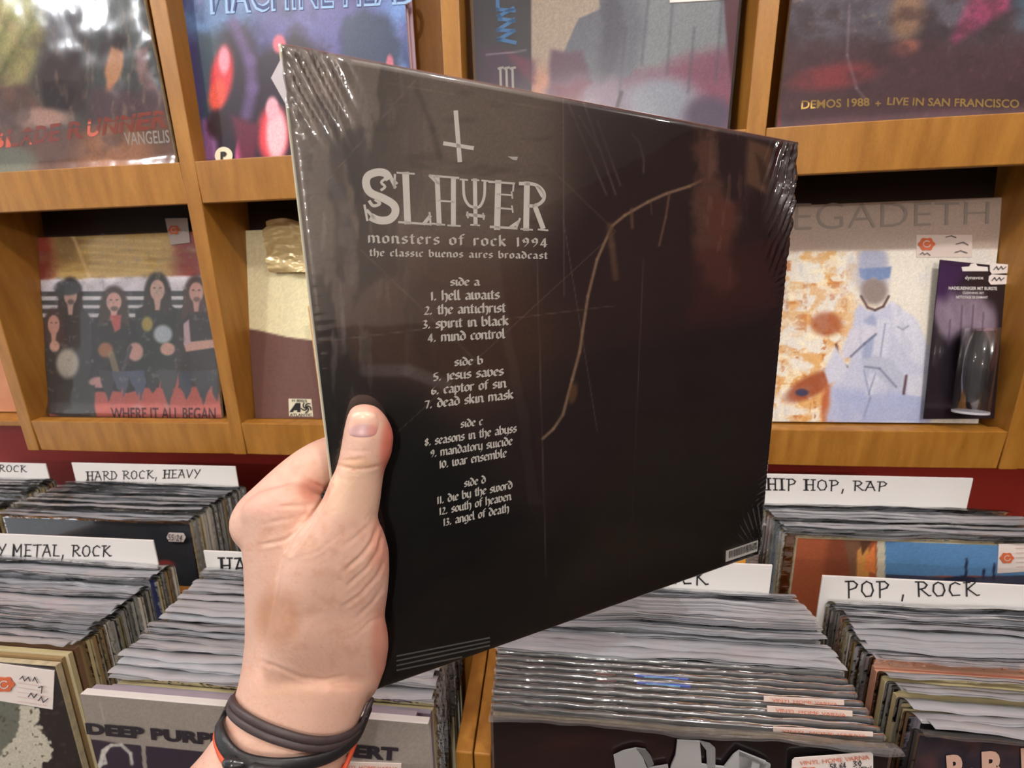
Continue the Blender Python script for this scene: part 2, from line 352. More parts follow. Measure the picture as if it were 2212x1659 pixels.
struct('wall_back', *box(-3.2, 2.9, .72, .80, 0, 2.9), RED)
struct('wall_front', *box(-3.2, 2.9, -2.38, -2.3, 0, 2.9), mat('cream_paint', (232, 222, 208), .7))
struct('wall_right', *box(2.9, 2.98, -2.3, .8, 0, 2.9), mat('dark_red_paint', (96, 34, 28), .6))
struct('ceiling', *box(-3.2, 2.9, -2.3, .8, 2.82, 2.9), mat('ceiling_paint', (234, 230, 222), .8))

far_shelf('tall dark wooden shelf behind the photographer', -2.6, 2.4, -2.29, -1.99, 1.86)
far_shelf('dark wooden shelf along the right wall', 2.6, 2.89, -1.9, .6, 1.45, False)

# ------------------------------------------------------------------ display rack on the wall
FPL = lean_plane(.545, -.29, .12)
def fy(z): return .545 + .12 * (z + .29)          # front face of the rack, camera-based height
KY = .293                                         # lean of the shelf backs
DX = [-.928, -.527, -.128, .258, .645, 1.03]
SX = lambda x, z: x * (1 - .045 * (z + .29) / .57)
def rackpart(name, pts, dx, parent, m=WOOD):      # profile in (y, z) pushed along x
    return bevel(mk(name, *prism([(dx[0], y, Z(z)) for y, z in pts], (dx[1] - dx[0], 0, 0)), m, parent), .0012)
rack = empty('display_rack', (0, .62, Z(-.35)), 'light brown wooden wall rack with slanted bays and deep shelf lips', 'shelf')
zb, zt = -.350, .62
for i, x in enumerate(DX):
    V, Fc = prism([(x - .0115, y, Z(z)) for y, z in [(fy(zb), zb), (fy(zt), zt), (.715, zt), (.715, zb)]], (.023, 0, 0))
    V[:, 0] += SX(x, V[:, 2] - 1.5) - x; bevel(mk('upright', V, Fc, WOOD, rack), .0012)
def lip(z0, z1, x0, x1, bow):
    n = 13; xs = np.linspace(x0, x1, n); V = []; Fc = []
    for x in xs:
        t = (x - x0) / (x1 - x0) * 2 - 1; b = -bow * (1 - t * t) + .0005
        V += [(x, fy(z0) + b, Z(z0)), (x, fy(z1) + b, Z(z1)), (x, fy(z1) + .016, Z(z1)), (x, fy(z0) + .016, Z(z0))]
    for i in range(n - 1):
        a = 4 * i
        for k in range(4): Fc.append((a + k, a + (k + 1) % 4, a + 4 + (k + 1) % 4, a + 4 + k))
    Fc += [(3, 2, 1, 0), tuple(range(4 * n - 4, 4 * n))]
    return V, Fc
for x0, x1 in zip(DX[:-1], DX[1:]):
    a, b = x0 + .0115, x1 - .0115
    a2, b2 = SX(x0, .07) + .0115, SX(x1, .07) - .0115
    bevel(mk('shelf_lip', *lip(.043, .097, a2, b2, .006), WOOD, rack), .0012)
    bevel(mk('shelf_lip', *lip(-.349, -.293, a, b, .002), WOOD, rack), .0012)
    rackpart('shelf_board', [(fy(.05) + .014, .052), (fy(.05) + .014, .066), (.712, .066), (.712, .052)], (a2, b2), rack)
    rackpart('shelf_board', [(fy(-.3) + .014, -.312), (fy(-.3) + .014, -.2985), (.712, -.2985), (.712, -.312)], (a, b), rack)
    rackpart('back_panel', [(.583 + .02, -.296), (.583 + .098, .05), (.583 + .106, .05), (.583 + .028, -.296)], (a, b), rack, DARK)
    rackpart('back_panel', [(.685, .07), (.707, zt), (.713, zt), (.713, .07)], (a2, b2 - .004), rack, WOOD)
rack2 = empty('low_display_rack', (-1.1, .62, Z(-.31)), 'wooden rack beyond the left end of the slanted wall rack', 'shelf')
rackpart('upright', [(.60, -.312), (.66, .6), (.715, .6), (.715, -.312)], (-1.40, -1.385), rack2)
rackpart('shelf_board', [(.552, -.308), (.552, -.298), (.715, -.298), (.715, -.308)], (-1.385, -.942), rack2)
rackpart('back_panel', [(.66, -.296), (.70, .6), (.712, .6), (.712, -.296)], (-1.385, -.942), rack2)

# ------------------------------------------------------------------ records on the rack
def record(label, xl, y0, z0, k, size, paint, n=200, thick=.005, wrap=None, group=None, gloss=False, sleeves=1, w=None, edge=None, name='vinyl_record'):
    """sleeve standing on its lower edge; (y0,z0) its foot, leaning back by k = dy/dz"""
    w = w or size; c = 1 / math.hypot(1, k); up = A((0, k * c, c)); nr = A((0, -c, k * c)); O = A((xl, y0, Z(z0))) + up * size
    t = empty(name, (xl + w / 2, y0, Z(z0)), label, 'record', group)
    U, V = A((w, 0, 0)), -up * size
    pts, X, Y = cover_grid(O, U, V, n, .0006, nr)
    mk('front_cover', pts, gridfaces(n, n), PRINTG if gloss else PRINT, t, colors=paint(X, Y).out())
    for i in range(sleeves):
        q = [O, O + U, O + U + V, O + V]; sh = -nr * (i * (thick + .0012)) + A((.0012 * i * (1 if i % 2 else -.6), 0, 0))
        bevel(mk('jacket', *prism([p + sh for p in q], -nr * thick), edge or EDGE, t), .0006)
    pl = Plane(O, nr)
    if wrap:
        m = 60; tt = np.linspace(-.008, 1.008, m); u, v = np.meshgrid(tt, tt)
        d = np.minimum(np.minimum(u, 1 - u), np.minimum(v, 1 - v))
        hgt = .0016 + wrap * .003 * (fbm(u * 9, v * 7) - .5) + wrap * .0028 * np.exp(-((d - .0) / .045) ** 2) * (fbm(u * 60, v * 60, 2))
        bulge = .004 * wrap * np.exp(-((v - .97) / .03) ** 2)
        Pn = O + u[..., None] * U + v[..., None] * V + nr * (hgt + bulge)[..., None]
        mk('plastic_wrap', Pn.reshape(-1, 3), gridfaces(m, m), WRAP2, t, smooth=True)
    return t, pl
def letters(t, s, quad, pl, m, bold=0.0, off=.0012, name='lettering'):
    v, f = font_mesh(s, bold); V, f = place(v, f, quad, pl, off); return mk(name, V, f, m, t)
def poly_flat(t, name, px, pl, m, off=.0011, th=.0006):
    V = pl.hit([p[0] for p in px], [p[1] for p in px], off); n = len(px)
    return mk(name, *prism(V, pl.n * -th), m, t)
def sticker_marks(t, st, cx, cy, s, pl, off=.0016):
    """round orange emblem of the shop: a swirl ring on a disc"""
    n = 48; V = []; Fc = []
    pts = [(cx + s * (1 + .10 * math.cos(6 * a)) * math.cos(a), cy + s * .8 * (1 + .10 * math.cos(6 * a)) * math.sin(a)) for a in np.linspace(0, 2 * math.pi, n, endpoint=False)]
    o = poly_flat(st, 'emblem', pts, pl, ORANGE, off, .0002)
    v, f = pen([[(cx + s * .5 * math.cos(a) * .9, cy + s * .4 * math.sin(a)) for a in np.linspace(.3, 5.4, 12)]], s * .12)
    v = A(v); mk('emblem_ring', pl.hit(v[:, 0], v[:, 1], off + .0003), f, PAPER, st)
def mark(px0, w): return mat('handwriting', (60, 56, 60), .6)
SCR = mat('handwriting', (58, 54, 60), .6)

def paint_lights(X, Y):                            # upper left sleeve: shafts of light, dark shapes, orange haze
    p = Paint(X, Y, (92, 92, 92))
    p.poly([(-60, -120), (95, -120), (110, 60), (60, 175), (20, 215), (-60, 240)], (176, 174, 120), 40)
    for i in range(6): p.line([(130 - i * 30, -60 + i * 8), (-20 - i * 34, 200 + i * 20)], 10, (206, 204, 160) if i % 2 else (120, 130, 76), 16, .6)
    p.poly([(90, -100), (190, -100), (200, 60), (215, 130), (190, 250), (110, 250), (75, 190), (100, 90)], (72, 62, 66), 40, wob=14)
    p.poly([(200, -60), (350, -60), (360, 120), (365, 245), (200, 250), (185, 120)], (84, 92, 96), 40, wob=10)
    p.ell(246, 135, 20, 48, (214, 160, 122), .5, .12); p.poly([(236, 165), (252, 165), (232, 236), (218, 215)], (220, 158, 116), 10)
    p.poly([(230, 60), (275, 85), (262, 110), (240, 100), (225, 150), (210, 120)], (66, 56, 60), 14)
    p.poly([(290, 110), (318, 100), (322, 150), (352, 215), (332, 222), (300, 175)], (150, 120, 122), 10, wob=3)
    p.poly([(200, 190), (365, 200), (368, 262), (190, 268)], (98, 78, 88), 26, wob=10)
    p.poly([(-60, 190), (60, 180), (100, 250), (110, 300), (-60, 320)], (128, 98, 88), 30, wob=12)
    p.poly([(95, 170), (165, 180), (150, 235), (115, 252), (92, 235)], (46, 36, 42), 12, wob=8)
    p.noise(.09, .03, (176, 150, 128), .55, .8, .5); p.ell(90, 255, 60, 22, (190, 158, 146), .8)
    p.poly([(-60, 310), (380, 245), (385, 380), (-60, 430)], (126, 92, 78), 26, wob=12)
    p.ell(250, 330, 80, 60, (188, 138, 104), .9, amt=.8); p.ell(20, 350, 60, 36, (128, 130, 116), .8)
    p.noise(.02, .02, (60, 48, 52), .5, .8, .4, 9); p.ell(160, -10, 90, 70, (150, 164, 180), .9, amt=.5); p.c = p.c * 1.22 + 8; return p.grain(.12)  # bluish oval at the top paints the lamp glare into the print
t, pl = record('wrapped record with shafts of light and orange block lettering, upper row left', -.8545, .601, .084, .15, .317, paint_lights, 200, wrap=.8, gloss=True)
RUN = mat('orange_block_letters', (196, 92, 72), .5); OFFW = mat('cream_letters', (232, 226, 220), .5)
for i, (s, x0, x1) in enumerate((('B', -28, 10), ('L', 14, 42), ('A', 44, 72), ('D', 75, 103), ('E', 106, 130), ('R', 146, 182), ('U', 188, 216), ('N', 222, 254), ('N', 258, 290), ('E', 294, 325), ('R', 328, 362))):
    ya = 322 - (x0 + 28) * .128
    for k, (f0, f1) in enumerate(((0, .28), (.36, 1.0))):
        v, f = font_mesh(s, .03)
        x0_, y0_, x1_, y1_ = (*v.min(0), *v.max(0)); lo, hi = (y0_ + (y1_ - y0_) * (1 - f1), y0_ + (y1_ - y0_) * (1 - f0))
        vv = v.copy(); vv[:, 1] = np.clip(vv[:, 1], lo, hi)
        h = 36 - i * 0; q = [(x0 + 5, ya - h), (x1 + 5, ya - h - 3), (x1, ya), (x0, ya + 3)]
        V, f = place(vv, f, q, pl, .0012, (x0_, y0_, x1_, y1_)); mk('lettering', V, f, RUN, t)
letters(t, 'VANGELIS', [(269, 287), (366, 281), (369, 309), (273, 315)], pl, OFFW, .01)

def paint_band(X, Y):                              # blue and violet ground, tall shadowed shapes, red glow
    p = Paint(X, Y, (66, 62, 110))
    p.ell(470, 30, 90, 60, (96, 130, 176), .9); p.ell(880, 90, 90, 130, (112, 148, 206), .9); p.ell(700, 60, 130, 70, (92, 92, 150), .9)
    p.noise(.02, .012, (44, 50, 92), .45, .75, .7); p.noise(.03, .02, (120, 110, 170), .6, .85, .5, 5)
    p.poly([(430, 70), (490, 70), (500, 340), (440, 345)], (54, 74, 88), 30, wob=10)
    p.poly([(480, 60), (530, 50), (560, 120), (640, 60), (700, 110), (720, 360), (450, 350), (470, 200)], (40, 28, 44), 40, wob=14)
    p.line([(505, 50), (540, 130), (545, 190), (532, 250)], 24, (104, 84, 134), 22, .8)
    p.poly([(745, 40), (790, 20), (840, 35), (870, 90), (860, 170), (770, 170), (740, 110)], (58, 72, 98), 30, wob=8)
    p.ell(479, 165, 24, 62, (216, 54, 62), .7, .12); p.ell(484, 130, 12, 30, (236, 150, 166), .8); p.ell(470, 205, 18, 34, (226, 84, 66), .8, .2)
    p.ell(590, 290, 34, 60, (228, 70, 80), .6); p.ell(597, 290, 22, 56, (250, 196, 206), .7); p.ell(588, 235, 14, 26, (246, 176, 190), .6)
    p.ell(603, 95, 14, 20, (214, 110, 130), .6); p.ell(842, 140, 8, 22, (196, 110, 130), .6)
    p.poly([(436, 260), (465, 250), (470, 345), (440, 350)], (134, 92, 142), 16); p.ell(520, 320, 10, 34, (210, 90, 150), .8, .2); p.ell(470, 270, 22, 30, (40, 18, 28), .8)
    p.poly([(500, 250), (560, 270), (550, 350), (520, 350)], (98, 32, 56), 20); return p.grain(.14)
t, pl = record('sealed blue and violet record with red lit faces and outlined title', -.508, .612, .084, .15, .322, paint_band, 200, thick=.004, sleeves=5, edge=mat('pink_edge', (196, 168, 180), .7))
BLU = mat('pale_blue_outline', (150, 186, 226), .5); NAVY = mat('navy_fill', (46, 62, 120), .5)
v, f = font_mesh('MACHINE HEAD', .028); q = [(452, -56), (902, -66), (900, 10), (456, 34)]
mk('lettering', *place(v, f, q, pl, .0012), BLU, t)
v, f = font_mesh('MACHINE HEAD', -.012); mk('lettering', *place(v, f, [(458, -50), (898, -60), (894, 4), (462, 28)], pl, .0015), NAVY, t)
st = poly_flat(t, 'round_sticker', [(485 + 19 * math.cos(a), 337 + 19 * math.sin(a)) for a in np.linspace(0, 2 * math.pi, 24, endpoint=False)], pl, mat('cream_sticker', (238, 230, 200), .6), .0016)
v, f = font_mesh('P', .06); mk('lettering', *place(v, f, [(479, 329), (492, 328), (491, 345), (479, 346)], pl, .0024), INK, st)

def paint_robe(X, Y):
    p = Paint(X, Y, (176, 164, 150))
    p.poly([(1000, 150), (1260, 150), (1260, 340), (1000, 330)], (196, 152, 132), 60)
    p.poly([(1290, -80), (1700, -80), (1700, 330), (1190, 330), (1200, 170), (1225, 95), (1250, 40), (1296, 20)], (112, 118, 132), 5)
    p.poly([(1300, -80), (1330, -80), (1350, 60), (1330, 160), (1290, 200), (1300, 60)], (84, 88, 104), 30, wob=8, amt=.8)
    p.poly([(1380, -60), (1560, -60), (1570, 120), (1480, 160), (1370, 170), (1390, 60)], (140, 148, 154), 40, wob=8)
    p.poly([(1190, 110), (1260, 112), (1270, 160), (1200, 330), (1180, 330)], (104, 76, 98), 20, wob=6)
    p.poly([(1190, 170), (1700, 165), (1700, 330), (1180, 330)], (142, 126, 148), 36, wob=14)
    p.poly([(1195, 180), (1270, 175), (1240, 260), (1190, 260)], (126, 62, 90), 30, wob=8)
    p.poly([(1500, 120), (1600, 100), (1600, 280), (1520, 250), (1400, 180), (1350, 175)], (142, 70, 100), 50, wob=14, amt=.75)
    p.ell(1430, 215, 80, 50, (150, 158, 172), .9); p.ell(1530, 250, 50, 40, (92, 80, 110), .8)
    for x, y0, y1 in ((1322, 0, 120), (1352, 60, 200), (1400, 0, 140), (1455, -20, 160), (1500, 60, 200), (1560, 0, 180)): p.line([(x, y0), (x - 14, y1)], 5, (84, 84, 104), 9, .5)
    p.line([(1342, 200), (1330, 240)], 8, (50, 40, 60), 5, .8); p.poly([(1560, -80), (1610, -80), (1610, 300), (1590, 290), (1568, 60)], (92, 30, 52), 8)
    p.poly([(1000, -80), (1147, -80), (1149, 330), (1000, 330)], (58, 58, 68), 3)
    p.poly([(1035, 95), (1147, 130), (1149, 330), (1030, 330)], (78, 54, 84), 40, wob=16, amt=.8); p.poly([(1090, 110), (1148, 130), (1148, 180), (1120, 150)], (140, 60, 90), 22, amt=.6)
    p.line([(1050, 119), (1136, 109)], 3, (170, 160, 180), 2, .7); p.c = p.c * 1.28; return p.grain(.12)
t, pl = record('sealed record with a draped grey-blue robe and black side strip, third in the upper row', -.098, .612, .084, .15, .322, paint_robe, 220, thick=.004, sleeves=4, wrap=.3, edge=mat('greenish_edge', (150, 144, 124), .7))
BLUEM = mat('blue_marker', (92, 164, 226), .5)
for st_ in ([(1074, -20), (1076, 22), (1110, 24)], [(1108, 20), (1078, 36), (1080, 42), (1110, 46)], [(1110, 44), (1076, 66), (1110, 68), (1078, 86), (1112, 93)]):
    v, f = pen([st_], 8); v = A(v); mk('lettering', pl.hit(v[:, 0], v[:, 1], .0012), f, BLUEM, t)
for x in (1082, 1095, 1108):
    v, f = pen([[(x - 1, 148), (x + 1, 215)], [(x - 4, 149), (x + 4, 147)]], 5); v = A(v); mk('lettering', pl.hit(v[:, 0], v[:, 1], .0012), f, WHITEINK, t)
poly_flat(t, 'price_sticker', [(1444, -30), (1572, -36), (1570, 1), (1446, 8)], pl, PAPER, .0018)

def paint_demos(X, Y):
    p = Paint(X, Y, (74, 62, 70))
    p.poly([(1680, -80), (2100, -80), (2100, 70), (1690, 90)], (92, 90, 102), 60, wob=20); p.noise(.015, .015, (60, 48, 56), .45, .75, .8)
    p.ell(1960, 30, 36, 60, (140, 112, 92), .9, .2); p.ell(1955, 105, 34, 16, (172, 110, 92), .9, -.3); p.noise(.06, .06, (170, 140, 116), .66, .85, .4, 3)
    p.poly([(2120, -60), (2190, -60), (2180, 20), (2060, 95), (2055, 85)], (158, 68, 110), 26); p.poly([(2180, -60), (2400, -60), (2400, 60), (2200, 60)], (72, 92, 110), 40)
    p.poly([(1680, 100), (2300, 90), (2300, 300), (1680, 300)], (82, 50, 58), 60, wob=20, amt=.8)
    p.ell(1800, 165, 90, 26, (146, 58, 66), .9, -.15, .8); p.noise(.02, .03, (60, 40, 46), .5, .8, .5, 7)
    p.line([(1835, 10), (1830, 120), (1850, 190), (1870, 215)], 4, (150, 130, 140), 8, .6); p.line([(1680, -60), (1683, 270)], 6, (120, 30, 50), 4); p.c = p.c * 1.3 + 10; return p.grain(.16)
t, pl = record('sealed dark purple record with yellow serif title along its foot, rightmost of the upper row', .284, .612, .084, .15, .322, paint_demos, 220, thick=.004, sleeves=2, wrap=.5)
YEL = mat('yellow_letters', (214, 176, 92), .5)
def serif(t, s, quad, pl, m, off=.0012):
    letters(t, s, quad, pl, m, .02, off)
serif(t, 'DEMOS 1988', [(1731, 218), (1876, 212), (1877, 230), (1729, 237)], pl, YEL)
serif(t, '+', [(1889, 219), (1901, 219), (1901, 230), (1889, 230)], pl, YEL)
serif(t, 'LIVE IN SAN FRANCISCO 1989', [(1916, 211), (2258, 217), (2258, 236), (1914, 228)], pl, YEL)

# lower row
def fig(p, cx, top, w, h, hair, shirt, skin, face=1.0, beard=False):
    """a long-haired standing figure, flat print"""
    p.poly([(cx - w * .5, top + h * .32), (cx - w * .2, top + h * .2), (cx + w * .2, top + h * .2), (cx + w * .5, top + h * .32), (cx + w * .55, top + h), (cx - w * .55, top + h)], shirt, 5, wob=4)
    p.ell(cx, top + h * .14, w * .30, h * .18, hair, .35); p.poly([(cx - w * .3, top + h * .1), (cx + w * .3, top + h * .1), (cx + w * .36, top + h * .38), (cx + w * .16, top + h * .3), (cx - w * .16, top + h * .3), (cx - w * .36, top + h * .38)], hair, 5, wob=3)
    p.ell(cx, top + h * .12, w * .17, h * .095, skin, .25); p.poly([(cx - w * .09, top + h * .17), (cx + w * .09, top + h * .17), (cx + w * .05, top + h * .3), (cx - w * .05, top + h * .3)], skin, 4)
    for d in (-1, 1): p.ell(cx + d * w * .07, top + h * .10, w * .035, h * .008, A(skin) * .5, .5)
    if beard: p.ell(cx + 1, top + h * .185, w * .085, h * .024, A(hair) * 1.3, .7, amt=.75)
def paint_group(X, Y):
    p = Paint(X, Y, (150, 58, 46)); p.noise(.02, .02, (112, 44, 38), .4, .7, .8)
    p.poly([(110, 480), (380, 480), (372, 620), (120, 620)], (196, 168, 104), 40, wob=14)
    p.noise(.012, .05, (150, 118, 72), .5, .75, .5); p.ell(150, 515, 30, 60, (120, 92, 60), .9, .4, .6)
    for i in range(5): p.line([(170 + i * 6, 515 + i * 15), (345, 522 + i * 16)], 4, (226, 206, 134), 8, .5)
    p.line([(132, 488), (160, 515), (192, 596)], 7, (214, 190, 140), 7, .8)
    p.poly([(66, 604), (440, 595), (440, 720), (70, 720)], (222, 218, 230), 8, wob=4)
    for y in (634, 653, 671, 690): p.poly([(78, y - 4), (440, y - 6), (440, y + 6), (78, y + 6)], (60, 66, 72), 2)
    for y in (643, 662, 681): p.poly([(76, y - 2), (440, y - 3), (440, y + 3), (76, y + 3)], (228, 228, 232), 2)
    p.poly([(72, 700), (490, 690), (500, 860), (80, 870)], (60, 64, 62), 8, wob=6)
    p.poly([(86, 820), (484, 810), (486, 912), (88, 916)], (206, 96, 82), 4)
    p.poly([(64, 600), (80, 600), (112, 915), (70, 915)], (206, 118, 112), 8)
    fig(p, 152, 608, 84, 240, (52, 50, 52), (50, 48, 50), (206, 168, 156), beard=True); p.ell(146, 622, 30, 16, (78, 88, 98), .4); p.ell(130, 628, 10, 18, (68, 76, 84), .5)
    fig(p, 246, 626, 96, 220, (66, 54, 46), (36, 34, 36), (226, 178, 168), beard=True); p.poly([(236, 682), (262, 680), (260, 710), (248, 718)], (200, 92, 84), 5)
    fig(p, 340, 598, 92, 240, (50, 44, 38), (36, 46, 42), (212, 176, 160)); p.ell(352, 722, 20, 20, (186, 198, 208), .5); p.noise(.12, .12, (36, 46, 42), .55, .7, .0); p.ell(318, 700, 12, 16, (178, 160, 74), .6)
    fig(p, 424, 604, 90, 230, (78, 58, 54), (52, 50, 50), (214, 168, 156), beard=True); p.poly([(396, 740), (470, 732), (470, 750), (402, 760)], (222, 176, 160), 4); p.poly([(396, 700), (408, 690), (412, 740), (398, 748)], (210, 180, 190), 4)
    fig(p, 116, 675, 74, 220, (72, 50, 48), (46, 44, 46), (216, 164, 148)); p.ell(146, 785, 24, 32, (196, 190, 176), .5); p.noise(.13, .13, (70, 66, 64), .55, .65, .0, 4); p.ell(118, 748, 11, 12, (228, 180, 160), .5)
    p.line([(200, 812), (250, 762), (268, 740)], 13, (44, 40, 44), 4); p.ell(228, 756, 16, 16, (176, 116, 74), .5); p.ell(292, 760, 17, 20, (220, 170, 158), .4); p.ell(362, 754, 16, 14, (220, 176, 160), .4); p.ell(214, 826, 22, 12, (214, 160, 156), .5)
    p.line([(282, 750), (260, 815)], 8, (70, 66, 76), 4); p.line([(240, 765), (252, 806)], 14, (176, 160, 110), 5, .7)
    p.poly([(124, 830), (206, 830), (206, 912), (124, 912)], (50, 52, 50), 6, wob=5); p.noise(.09, .09, (150, 148, 146), .68, .78, .35, 11)
    for x, w, h, c in ((232, 20, 60, (60, 58, 66)), (262, 22, 50, (84, 92, 116)), (300, 24, 62, (84, 96, 124)), (330, 20, 40, (50, 52, 54)), (362, 26, 70, (74, 76, 80)), (400, 22, 56, (58, 66, 84)), (438, 26, 66, (68, 72, 80)), (466, 22, 60, (68, 72, 78))):
        p.poly([(x - w, 800), (x + w, 800), (x + w * .7, 830), (x + 2, 808 + h), (x - w * .6, 828)], c, 4, wob=4)
    for x, h in ((262, 46), (300, 34), (345, 60), (384, 78), (420, 44), (452, 30), (478, 36)):
        p.poly([(x - 13, 905), (x - 9, 880 - h * .3), (x + 3, 880 - h), (x + 2, 880 - h * .5), (x + 12, 880 - h * .2), (x + 14, 905)], (208, 100, 88), 3, wob=3)
    p.noise(.05, .05, (186, 178, 176), .72, .85, .35, 21); p.mix((170, 172, 178), np.clip((p.Y - 590) / 60, 0, 1) * .2); p.c = p.c * 1.1 + 6; return p.grain(.12)  # pale veil below the shadow line paints the plastic's milky sheen
t, pl = record('wrapped record showing a group of five people above red flames, lower row left', -.930, .573, -.2975, KY, .3165, paint_group, 260, wrap=.9, w=.3550)
letters(t, 'WHERE IT ALL BEGAN', [(240, 880), (467, 880), (467, 907), (242, 905)], pl, mat('dark_red_letters', (100, 44, 52), .5), .015)
st = poly_flat(t, 'price_sticker', [(360, 473), (408, 472), (414, 525), (372, 530)], pl, mat('grey_sticker', (196, 186, 180), .6), .0030); sticker_marks(t, st, 380, 498, 12, pl, .0038)

def paint_cream(X, Y):
    p = Paint(X, Y, (236, 228, 186)); p.noise(.01, .01, (226, 216, 170), .4, .7, .4)
    p.poly([(500, 704), (560, 714), (620, 728), (700, 738), (900, 742), (900, 930), (500, 930)], (112, 80, 74), 4); p.noise(.03, .03, (0, 0, 0), 1, 2, 0); return p.grain(.08)
t, pl = record('cream and brown record partly covered by crumpled gold film, lower row second from left', -.511, .573, -.2975, KY, .315, paint_cream, 120)
BLK = mat('black_print', (26, 24, 28), .5)
q0 = poly_flat(t, 'label_logo', [(624, 861), (673, 862), (677, 900), (625, 899)], pl, mat('cream_logo', (222, 216, 190), .6), .0008)
letters(q0, 'H 800/5', [(632, 862), (664, 863), (664, 869), (632, 868)], pl, BLK, .01, .0014)
for pts in ([(626, 890), (640, 870), (650, 870), (650, 890), (643, 890), (643, 886), (636, 886), (634, 890)],):
    poly_flat(q0, 'logo_mark', pts, pl, BLK, .0015, .0003)
sw = []
for k in range(5):
    a0 = k * 2 * math.pi / 5; v, f = pen([[(663 + (2 + 9 * s) * math.cos(a0 + 1.7 * s), 880 + (2 + 9 * s) * math.sin(a0 + 1.7 * s)) for s in np.linspace(0, 1, 6)]], 2.6); sw.append((v, f))
v, f = join([(np.c_[A(v), np.zeros(len(v))], f) for v, f in sw]); mk('logo_mark', pl.hit(v[:, 0], v[:, 1], .0015), f, BLK, q0)
letters(q0, 'ATLANTIC', [(627, 893), (674, 893), (675, 899), (627, 899)], pl, BLK, .02, .0014)
# crumpled gold film hanging over that sleeve
m_ = 50; u, v = np.meshgrid(np.linspace(0, 1, m_), np.linspace(0, 1, m_))
PX = 584 + u * 150 - 6 * np.sin(v * 5); PY = 482 + v * 108 - 8 * np.sin(u * 7) * (1 - v)
Pn = pl.hit(PX, PY, 0) + pl.n * (.004 + .012 * fbm(u * 4 + 4, v * 9, 5) + .003 * np.sin(v * 14 + u * 9 + 6 * fbm(u * 3, v * 3)))[..., None]
GOLD = mat('gold_film', (226, 204, 150), .25, metal=.15, spec=.8)
tag(mk('gold_film', Pn.reshape(-1, 3), gridfaces(m_, m_), GOLD, smooth=True), 'crumpled gold film folded over the cream and brown record', 'film')
def paint_orange(X, Y):
    p = Paint(X, Y, (214, 164, 104)); p.noise(.05, .05, (232, 196, 150), .5, .7, .8); p.poly([(650, 862), (760, 860), (760, 920), (650, 920)], (232, 220, 190), 6, wob=5); p.noise(.09, .06, (186, 112, 62), .6, .75, .5, 5); return p.grain(.12)
t, _ = record('tan record leaning in front of the cream and brown one', -.380, .561, -.2965, KY * .55, .19, paint_orange, 60, w=.19)

